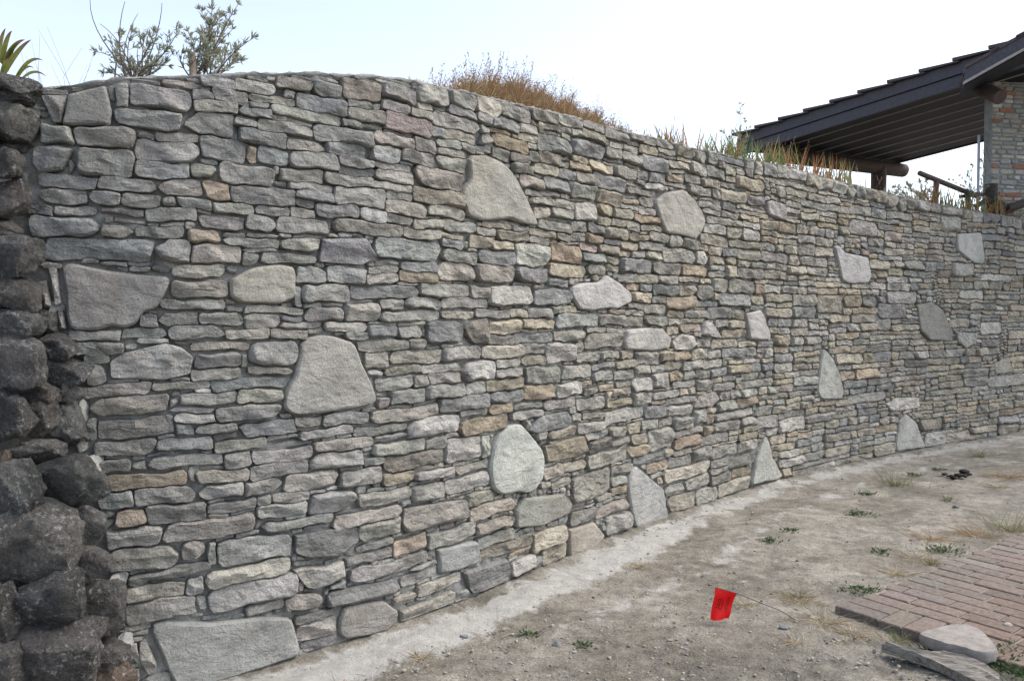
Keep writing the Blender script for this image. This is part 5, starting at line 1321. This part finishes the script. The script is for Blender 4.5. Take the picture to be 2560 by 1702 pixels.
# two narrow-leaved shrubs above the left end of the wall
def shrub(name, base, tips, label, depth, leafy, seed, leaf_l=0.030, dens=1.0):
    R = random.Random(seed)
    B = at_depth(*base, depth)
    root = empty(name, B, label, 'shrub', 'shrubs above the wall')
    wood, fol = MB(), MB()
    greens = [(0.27, 0.30, 0.20), (0.33, 0.35, 0.24), (0.24, 0.26, 0.18), (0.38, 0.39, 0.29), (0.32, 0.30, 0.24)]
    for (tx, ty, lf) in tips:
        T = at_depth(tx, ty, depth + R.uniform(-0.14, 0.16))
        b0 = B + Vector((R.gauss(0, .03), R.gauss(0, .03), -0.06))
        side = Vector((R.gauss(0, .05), R.gauss(0, .05), R.uniform(0, .05)))
        path = [b0 * (1 - t) ** 2 + (b0.lerp(T, .5) + side) * 2 * t * (1 - t) + T * t * t for t in [k_ / 8 for k_ in range(9)]]
        wood.tube([q - B for q in path], list(np.linspace(0.0045, 0.0012, 9)), 5)
        if not lf: continue
        L = (T - b0).length
        for k in range(int(L * 38 * dens)):
            t = R.uniform(0.12, 1.0)
            i_ = min(int(t * 8), 7)
            q = path[i_].lerp(path[i_ + 1], t * 8 - i_)
            ax = (path[i_ + 1] - path[i_]).normalized()
            tw = (ax * R.uniform(.5, 1) + Vector((R.gauss(0, .6), R.gauss(0, .6), R.uniform(-.1, .8)))).normalized()
            tl = R.uniform(.03, .11) * (1.25 - t)
            e = q + tw * tl
            wood.tube([q - B, e - B], [0.0012, 0.0007], 3, cap=False)
            for m_ in range(R.randint(5, 9)):
                f_ = R.uniform(.1, 1.05)
                leaf(fol, q.lerp(e, f_) - B, tw + Vector((R.gauss(0, .45), R.gauss(0, .45), R.gauss(.1, .45))), leaf_l * R.uniform(.7, 1.25), leaf_l * .22, R.choice(greens), R)
        for m_ in range(10):
            leaf(fol, T - B, (T - path[-2]).normalized() + Vector((R.gauss(0, .6), R.gauss(0, .6), R.gauss(0, .6))), leaf_l, leaf_l * .26, R.choice(greens), R)
    # wood carries no tint list, foliage does
    wood.c = []
    wood.build('stem', M_bark, root)
    fol.build('foliage', M_leaf, root)
    return root
shrub('shrub', (335, 185), [(240, 130, 1), (268, 100, 1), (300, 85, 1), (330, 80, 1), (360, 95, 1), (385, 78, 1), (448, 72, 1), (300, 140, 1), (345, 120, 1), (400, 120, 1), (375, 150, 1), (260, 182, 1), (430, 135, 1), (225, 0, 0), (312, 5, 0), (345, 35, 0), (405, 8, 0), (250, 60, 0), (420, 165, 1)],
      'low spreading narrow-leaved shrub with bare upright twigs, left of the wooden stake', 3.75, 1, 5, 0.030, 1.15)
shrub('shrub', (505, 185), [(535, -8, 1), (595, 12, 1), (500, 25, 1), (555, 40, 1), (580, 75, 1), (520, 60, 1), (560, 110, 1), (635, 95, 1), (600, 150, 1), (470, 80, 1), (485, 120, 1), (540, 130, 1), (575, 60, 1), (525, 95, 1), (455, 135, 1), (505, 140, 1), (590, 125, 1)],
      'taller narrow-leaved shrub standing above the wall, right of the wooden stake', 3.85, 1, 6, 0.032, 1.25)
# stake
SB = at_depth(482, 190, 3.78)
mb = MB(); hS = at_depth(482, 132, 3.78).z - SB.z
mb.tube([(0, 0, -0.25), (0.001, 0, hS * .5), (-0.003, 0, hS)], [0.017, 0.017, 0.016], 9)
tag(mb.build('stake', M_stake, None, True, None, 45), 'short weathered wooden stake between the two shrubs', 'stake'); bpy.data.objects['stake'].location = SB

# broad-bladed plant at the top left corner: every blade a part
AB = at_depth(-6, 205, 3.15)
agave = empty('yucca_plant', AB, 'yellow-green broad-bladed plant with curled purple tips above the boulders', 'plant')
RA = random.Random(12)
for (tx, ty, bx, by, wd_, bend, dz) in [(30, 78, 5, 160, 16, 0.25, 0), (62, 100, 8, 165, 15, 0.25, .02), (50, 104, 10, 170, 12, .1, .03), (78, 100, 12, 185, 15, .05, -.03), (108, 152, 40, 196, 10, .6, .0), (86, 172, 45, 196, 6, .3, .02), (116, 192, 55, 198, 7, .3, -.02), (14, 72, -8, 170, 16, .3, .04), (-30, 90, -15, 180, 16, .3, .0), (36, 125, 20, 178, 9, .0, .03), (28, 150, 4, 190, 14, .1, -.05)]:
    p0, p1 = at_depth(bx, by, 3.15 + dz), at_depth(tx, ty, 3.12 + dz)
    mbk = p0.lerp(p1, .55) + Vector((0, 0, 0.03 + 0.05 * bend))
    V_, F_, C_ = [], [], []
    for k in range(11):
        t = k / 10
        q = p0 * (1 - t) ** 2 + mbk * 2 * t * (1 - t) + p1 * t * t
        w_ = 0.62 * wd_ / FPX * 3.15 * (0.55 + 1.6 * t * (1 - t)) * (1 - t) ** 0.6 + 0.0008
        tg = (p1 - p0).normalized(); s_ = tg.cross(Vector((0.25, 1, 0.2))).normalized() * w_
        fold = Vector((0, 0.35 * w_, 0))
        V_ += [q - s_ - AB + fold * -1, q - AB + fold, q + s_ - AB - fold]
        cA, cB = (0.20, 0.21, 0.06), (0.15, 0.06, 0.085)
        f_ = max(0, min(1, (t - .45) * 2.2))
        C_ += [[a * (1 - f_) + b__ * f_ for a, b__ in zip(cA, cB)]] * 3
    for k in range(10):
        F_ += [(3 * k, 3 * k + 1, 3 * k + 4, 3 * k + 3), (3 * k + 1, 3 * k + 2, 3 * k + 5, 3 * k + 4)]
    me = new_mesh('leaf', V_, F_, True, (M_leaf,)); set_tint(me, np.array(C_)); link('leaf', me, agave)

# dry grass and weeds along the top of the wall (uncountable)
straw_c = [(0.36, 0.21, 0.11), (0.30, 0.15, 0.08), (0.38, 0.28, 0.17), (0.24, 0.13, 0.08), (0.20, 0.19, 0.08), (0.32, 0.20, 0.13), (0.15, 0.17, 0.07), (0.40, 0.32, 0.21)]
def top_spot(px, off):
    u_ = float(np.interp((px - W0 / 2) / FPX, (CX - off * NX) / (CY - off * NY), US))
    p_ = wall_pt(u_, 0, -off)
    return Vector((p_[0], p_[1], bank_z(u_, off) - 0.005))
mb = MB()
for k in range(9500):
    px = RV.triangular(1015, 1660, 1290)
    dens = np.interp(px, [1050, 1120, 1200, 1300, 1400, 1500, 1590], [.5, .8, 1.15, 1.1, 1.0, .9, .6])
    p_ = top_spot(px, RV.uniform(0.12, 0.95))
    cl = 0.6 + 0.5 * math.sin(px * .13) * math.sin(px * .031 + 2)
    L = RV.uniform(0.04, 0.20) * dens * cl
    blade(mb, p_, (RV.gauss(0.12, .45), RV.gauss(-.05, .4), 1), L, RV.uniform(.002, .0075), RV.uniform(0, 1.2), vary(RV.choice(straw_c), RV), RV, 3)
    if RV.random() < 0.16:                                   # seed heads
        q = p_ + Vector((RV.gauss(0, .3), RV.gauss(0, .3), 1)).normalized() * L * 1.1
        for m_ in range(5): leaf(mb, q + Vector((RV.gauss(0, .008), RV.gauss(0, .008), RV.gauss(0, .012))), (RV.gauss(0, 1), RV.gauss(0, 1), .6), .014, .006, vary(RV.choice(straw_c[:4]), RV), RV)
for k in range(60):                                           # tall stalks
    px = RV.triangular(1020, 1580, 1260); p_ = top_spot(px, RV.uniform(.15, .7)); L = RV.uniform(.14, .34) * float(np.interp(px, [1020, 1240, 1560], [.6, 1, .6]))
    d_ = Vector((RV.gauss(.12, .2), RV.gauss(0, .2), 1)).normalized(); e = p_ + d_ * L
    mb.tube([p_, p_.lerp(e, .5) + Vector((RV.gauss(0, .01), 0, 0)), e], [.0014, .001, .0006], 3, vary((0.30, 0.21, 0.13), RV), cap=False)
    for m_ in range(RV.randint(5, 14)):
        q = p_.lerp(e, RV.uniform(.45, 1)); leaf(mb, q, d_ + Vector((RV.gauss(0, .8), RV.gauss(0, .8), .2)), RV.uniform(.012, .028), .005, vary(RV.choice(straw_c), RV), RV)
o = mb.build('dry_grass', M_straw, None); tag(o, 'orange-brown dry grass and weeds on the mound above the wall', 'dry grass', kind='stuff')
mb = MB()
for k in range(4200):
    px = RV.choice([RV.uniform(1640, 2240), RV.uniform(1700, 2130), RV.uniform(2240, 2600), RV.uniform(60, 620), RV.uniform(1600, 1760)])
    p_ = top_spot(px, RV.uniform(0.10, 0.35))
    far = float(np.interp(px, [100, 1600, 2560], [.35, .8, 1.2]))
    blade(mb, p_, (RV.gauss(.05, .4), RV.gauss(-.1, .35), 1), RV.uniform(.02, .12) * far, RV.uniform(.002, .005), RV.uniform(0, 1), vary(RV.choice(straw_c), RV), RV, 3)
for k in range(46):
    px = RV.choice([RV.uniform(10, 230), RV.uniform(1650, 2200), RV.uniform(1700, 2200), RV.uniform(2200, 2350)]); p_ = top_spot(px, RV.uniform(.14, .4)); L = RV.uniform(.12, .4) if px > 1000 else RV.uniform(.15, .38)
    d_ = Vector((RV.gauss(.15 if px > 1000 else -.12, .25), RV.gauss(0, .2), 1)).normalized(); e = p_ + d_ * L
    mb.tube([p_, p_.lerp(e, .5) + Vector((RV.gauss(0, .02), 0, 0)), e], [.0012, .0009, .0005], 3, vary((0.32, 0.26, 0.2), RV), cap=False)
    if px > 1000:
        for m_ in range(9): leaf(mb, p_.lerp(e, RV.uniform(.6, 1)), d_ + Vector((RV.gauss(0, .7), RV.gauss(0, .7), .2)), .022, .006, vary(RV.choice(straw_c), RV), RV)
o = mb.build('wall_top_grass', M_straw, None); tag(o, 'sparse dry stalks and grass growing along the top of the wall', 'grass', kind='stuff')

# iris clumps on the wall top
iris_lab = {1665: 'small rusty iris clump right of the grass mound', 1790: 'tall green iris clump with orange tips left of the roof eaves', 1845: 'pale green iris clump under the tip of the roof', 1905: 'green and rust iris clump before the roof verge',
            1965: 'dry reddish iris clump below the roof verge', 2035: 'sparse rust-brown iris clump below the soffit', 2090: 'withered iris clump beside the roof post', 2310: 'iris clump of orange blades under the log rail', 2350: 'bright green iris clump below the log rail post',
            2420: 'large green and orange iris clump left of the stump', 2470: 'tangled dry iris clump before the stump', 2500: 'yellow-orange iris clump beside the dark logs'}
for px, lab in iris_lab.items():
    R = random.Random(px)
    p_ = top_spot(px, 0.12 + R.uniform(0, .08)); far = float(np.interp(px, [1600, 2560], [.75, 1.05]))
    root = empty('iris_clump', p_, lab, 'iris', 'iris clumps on the wall top')
    mb = MB()
    green = 0.75 if 'green' in lab else 0.3
    for k in range(60):
        g_ = R.random() < green
        c_ = vary(R.choice([(0.17, 0.21, 0.07), (0.13, 0.18, 0.08), (0.24, 0.25, 0.09)] if g_ else [(0.38, 0.15, 0.045), (0.33, 0.21, 0.10), (0.26, 0.11, 0.05), (0.36, 0.26, 0.14)]), R)
        lean = R.gauss(0, .30)
        blade(mb, Vector((R.gauss(0, .12) * far, R.gauss(0, .05), -.02)), (lean, R.gauss(0, .2), 1), R.uniform(.16, .40) * far, R.uniform(.009, .019) * far, R.uniform(0, .35), c_, R, 4, .05, (1, R.gauss(0, .4), 0))
    mb.build('foliage', M_leaf, root)

# leafy thin shrubs behind the wall near the roof tip and by the rail
shrub('leafy_bush', (1850, 375), [(1845, 285, 1), (1862, 300, 1), (1835, 330, 1), (1872, 320, 1), (1850, 260, 1), (1825, 345, 1), (1805, 330, 1)], 'thin blue-green leafy bush at the tip of the roof', 7.6, 1, 8, 0.035, .4)
shrub('leafy_bush', (2310, 505), [(2300, 455, 1), (2318, 450, 1), (2330, 470, 1), (2250, 465, 1), (2270, 460, 1), (2235, 470, 1), (2215, 478, 1)], 'low green leafy bush behind the wall left of the log rail', 9.9, 1, 9, 0.045, 1.1)
shrub('leafy_bush', (2440, 490), [(2430, 415, 1), (2452, 400, 1), (2462, 380, 1), (2420, 430, 1), (2400, 440, 1), (2470, 440, 1), (2375, 450, 1)], 'pale-leaved climbing bush beside the stone corner of the house', 10.3, 1, 10, 0.04, .7)

# log rail, stump and driftwood by the house
r0, r1 = at_depth(2299, 433, 9.9), at_depth(2440, 490, 10.6)
rail = empty('log_rail', (r0 + r1) / 2, 'round dark log handrail on a short post before the house corner', 'rail')
RL = (r0 + r1) / 2
mb = MB(); mb.tube([r0 - RL, (r0 + r1) / 2 - RL, r1 - RL], 0.033, 10); mb.build('rail', M_log, rail, True, None, 50)
q = r0.lerp(r1, .28); mb = MB(); mb.tube([Vector((q.x, q.y, 2.6)) - RL, q - RL], 0.034, 10); mb.build('post', M_log, rail, True, None, 50)
q = r0.lerp(r1, .85); mb = MB(); mb.tube([Vector((q.x, q.y, 2.6)) - RL, q - RL], 0.034, 10); mb.build('post', M_log, rail, True, None, 50)
M_stump = plain('stump_bark', (0.05, 0.042, 0.04), 30, 0.5, 1.5)
SP = at_depth(2476, 500, 10.65)
stump = empty('stump', SP, 'dark cut tree stump standing before the stone corner of the house', 'stump')
zt = at_depth(2476, 461, 10.65).z - SP.z
mb = MB(); mb.tube([(0.03, 0, -0.3), (0.02, 0, zt * .3), (0, 0, zt * .8), (0, 0, zt)], [0.07, 0.065, 0.085, 0.088], 14); mb.build('trunk', M_stump, stump, True, None, 50)
mb = MB(); mb.tube([(0, 0, zt + .001), (0, 0, zt + .006)], [0.078, 0.074], 14); mb.build('cut_face', M_stake, stump, False)
DW = at_depth(2500, 505, 10.6)
dw = empty('driftwood', DW, 'dark gnarled driftwood logs piled before the house corner', 'driftwood')
for (a, b_, r_) in [((2440, 515), (2496, 484), .035), ((2470, 525), (2560, 512), .06), ((2400, 492), (2470, 486), .03), ((2520, 520), (2600, 500), .05), ((2490, 500), (2530, 530), .04)]:
    A_, B_ = at_depth(*a, 10.5), at_depth(*b_, 10.75)
    m_ = A_.lerp(B_, .5) + Vector((0, 0, RV.uniform(-.03, .03)))
    mb = MB(); mb.tube([A_ - DW, A_.lerp(m_, .6) - DW, m_ - DW, m_.lerp(B_, .5) - DW, B_ - DW], [r_ * .7, r_, r_ * 1.1, r_ * .9, r_ * .6], 9); mb.build('limb', M_stump, dw, True, None, 50)

# ------------------------------------------------------------------ weeds in the yard
def weed(px, py, kind, size, label):
    size *= 1.35
    p_ = on_plane(px, py); R = random.Random(int(px * 7 + py)); p_.z = gz(p_.x, p_.y)
    root = empty('weed_tuft', p_, label, 'weed', 'weeds growing in the dirt yard')
    mb = MB()
    if kind == 'leafy':
        for k in range(int(75 * size / .07)):
            a_ = R.uniform(0, 6.3); r_ = abs(R.gauss(0, size * .6))
            leaf(mb, (math.cos(a_) * r_, math.sin(a_) * r_ * .8, R.uniform(0, size * .25)), (math.cos(a_), math.sin(a_), R.uniform(.1, 1.1)), R.uniform(.014, .034), R.uniform(.007, .014), vary(R.choice([(0.07, 0.115, 0.045), (0.095, 0.14, 0.06), (0.055, 0.09, 0.04)]), R), R)
    else:
        cs = {'green': [(0.13, 0.155, 0.07), (0.17, 0.18, 0.09), (0.27, 0.24, 0.14)], 'dry': [(0.42, 0.35, 0.23), (0.35, 0.28, 0.18), (0.46, 0.40, 0.28), (0.32, 0.24, 0.15)], 'rust': [(0.36, 0.24, 0.13), (0.40, 0.30, 0.18), (0.30, 0.20, 0.12)]}[kind]
        for k in range(int(70 * max(1, size / .12))):
            a_ = R.uniform(0, 6.3); r_ = abs(R.gauss(0, size * .35)); out_ = .5 if kind == 'green' else 1.3
            blade(mb, (math.cos(a_) * r_, math.sin(a_) * r_ * .7, 0), (math.cos(a_) * out_ + R.gauss(0, .3), math.sin(a_) * out_ + R.gauss(0, .3), R.uniform(.5, 1.3)), size * R.uniform(.4, 1.0), R.uniform(.002, .004), R.uniform(.2, 1.4), vary(R.choice(cs), R), R, 3)
    mb.build('foliage', M_straw if kind in ('dry', 'rust') else M_leaf, root)
for a in [(1320, 1577, 'leafy', .035, 'tiny green weed by the cement strip, above the dark loose stone'), (1457, 1606, 'leafy', .03, 'tiny green weed right of the dark loose stone'), (2240, 1212, 'green', .2, 'upright green grass tuft with a yellow foot before the far wall'), (2345, 1170, 'leafy', .05, 'bright green leafy sprig nearest the far wall'),
          (2285, 1187, 'leafy', .06, 'flat dark green weed left of the droppings'), (2145, 1283, 'leafy', .075, 'low green weed patch in the middle of the dirt'), (2170, 1235, 'leafy', .06, 'grey-green weed below the upright grass tuft'), (1976, 1325, 'leafy', .05, 'straggly weed near the cement streak, right part'), (1925, 1352, 'leafy', .06, 'green sprig on the dirt above the red flag'),
          (2370, 1250, 'green', .07, 'pale green low grass patch beyond the paving'), (2450, 1137, 'green', .13, 'grass tuft at the foot of the far wall'), (2520, 1190, 'rust', .2, 'wide rusty dry grass patch at the far edge'), (2490, 1215, 'dry', .12, 'dry weed tuft below the rusty grass patch'), (2330, 1345, 'rust', .15, 'orange dry grass lying along the paving edge'),
          (2440, 1335, 'rust', .17, 'long orange dry grass strip beside the far paving edge'), (2530, 1322, 'green', .2, 'green grass tuft at the far corner of the paving'), (2290, 1393, 'dry', .13, 'straw-coloured dry tuft beside the paving'), (2352, 1375, 'leafy', .1, 'dark green weed patch against the paving edge'), (2200, 1380, 'leafy', .05, 'small grey-green weed left of the straw tuft'),
          (2330, 1408, 'green', .07, 'yellow-green weed at the paving edge'), (2235, 1432, 'dry', .12, 'dry tuft near the paving edge, below the straw tuft'), (2150, 1478, 'leafy', .09, 'green weed patch near the front corner of the paving'), (2000, 1500, 'dry', .13, 'dry yellow tuft with dark blades beside the flag wire'), (1993, 1490, 'green', .09, 'thin dark blades rising from the dry tuft by the wire'),
          (1858, 1508, 'dry', .07, 'pale straw tuft right of the red flag'), (2060, 1556, 'dry', .14, 'heap of pale dead grass by the front corner of the paving'), (2130, 1580, 'dry', .14, 'pale dead grass along the front edge of the paving'), (2245, 1597, 'green', .07, 'green and straw tuft at the end of the slab'),
          (1990, 1600, 'dry', .08, 'few pale stalks below the flag wire'), (2530, 1640, 'leafy', .13, 'lush green weeds at the right of the slab'), (2490, 1665, 'leafy', .13, 'lush green weeds between the board and the slab'), (2555, 1690, 'leafy', .13, 'lush green weeds in the bottom corner by the paving'), (2400, 1640, 'leafy', .09, 'green creeping weeds under the front of the slab'), (2320, 1625, 'leafy', .05, 'small green weeds at the left foot of the slab'),
          (1600, 1250 + 160, 'dry', .04, 'tiny dry tuft at the edge of the cement streak'), (1050, 1640, 'dry', .06, 'small dry straw tuft at the bottom of the dirt')]:
    weed(*a)
# fallen straw and twigs
mb = MB()
for k in range(700):
    p_ = yard_point()
    if p_ is None: continue
    a_ = RV.uniform(0, 6.3); L = RV.uniform(.015, .07)
    q = Vector((p_[0], p_[1], gz(*p_) + .004))
    e = q + Vector((math.cos(a_), math.sin(a_), RV.uniform(-.02, .12))) * L
    mb.tube([q, q.lerp(e, .5) + Vector((0, 0, .003)), e], [.0011, .001, .0006], 3, vary(RV.choice([(0.30, 0.24, 0.15), (0.2, 0.15, 0.1), (0.38, 0.31, 0.2)]), RV), cap=False)
o = mb.build('straw_litter', M_straw, None); tag(o, 'fallen straw and twigs strewn on the dirt', 'straw litter', kind='stuff')
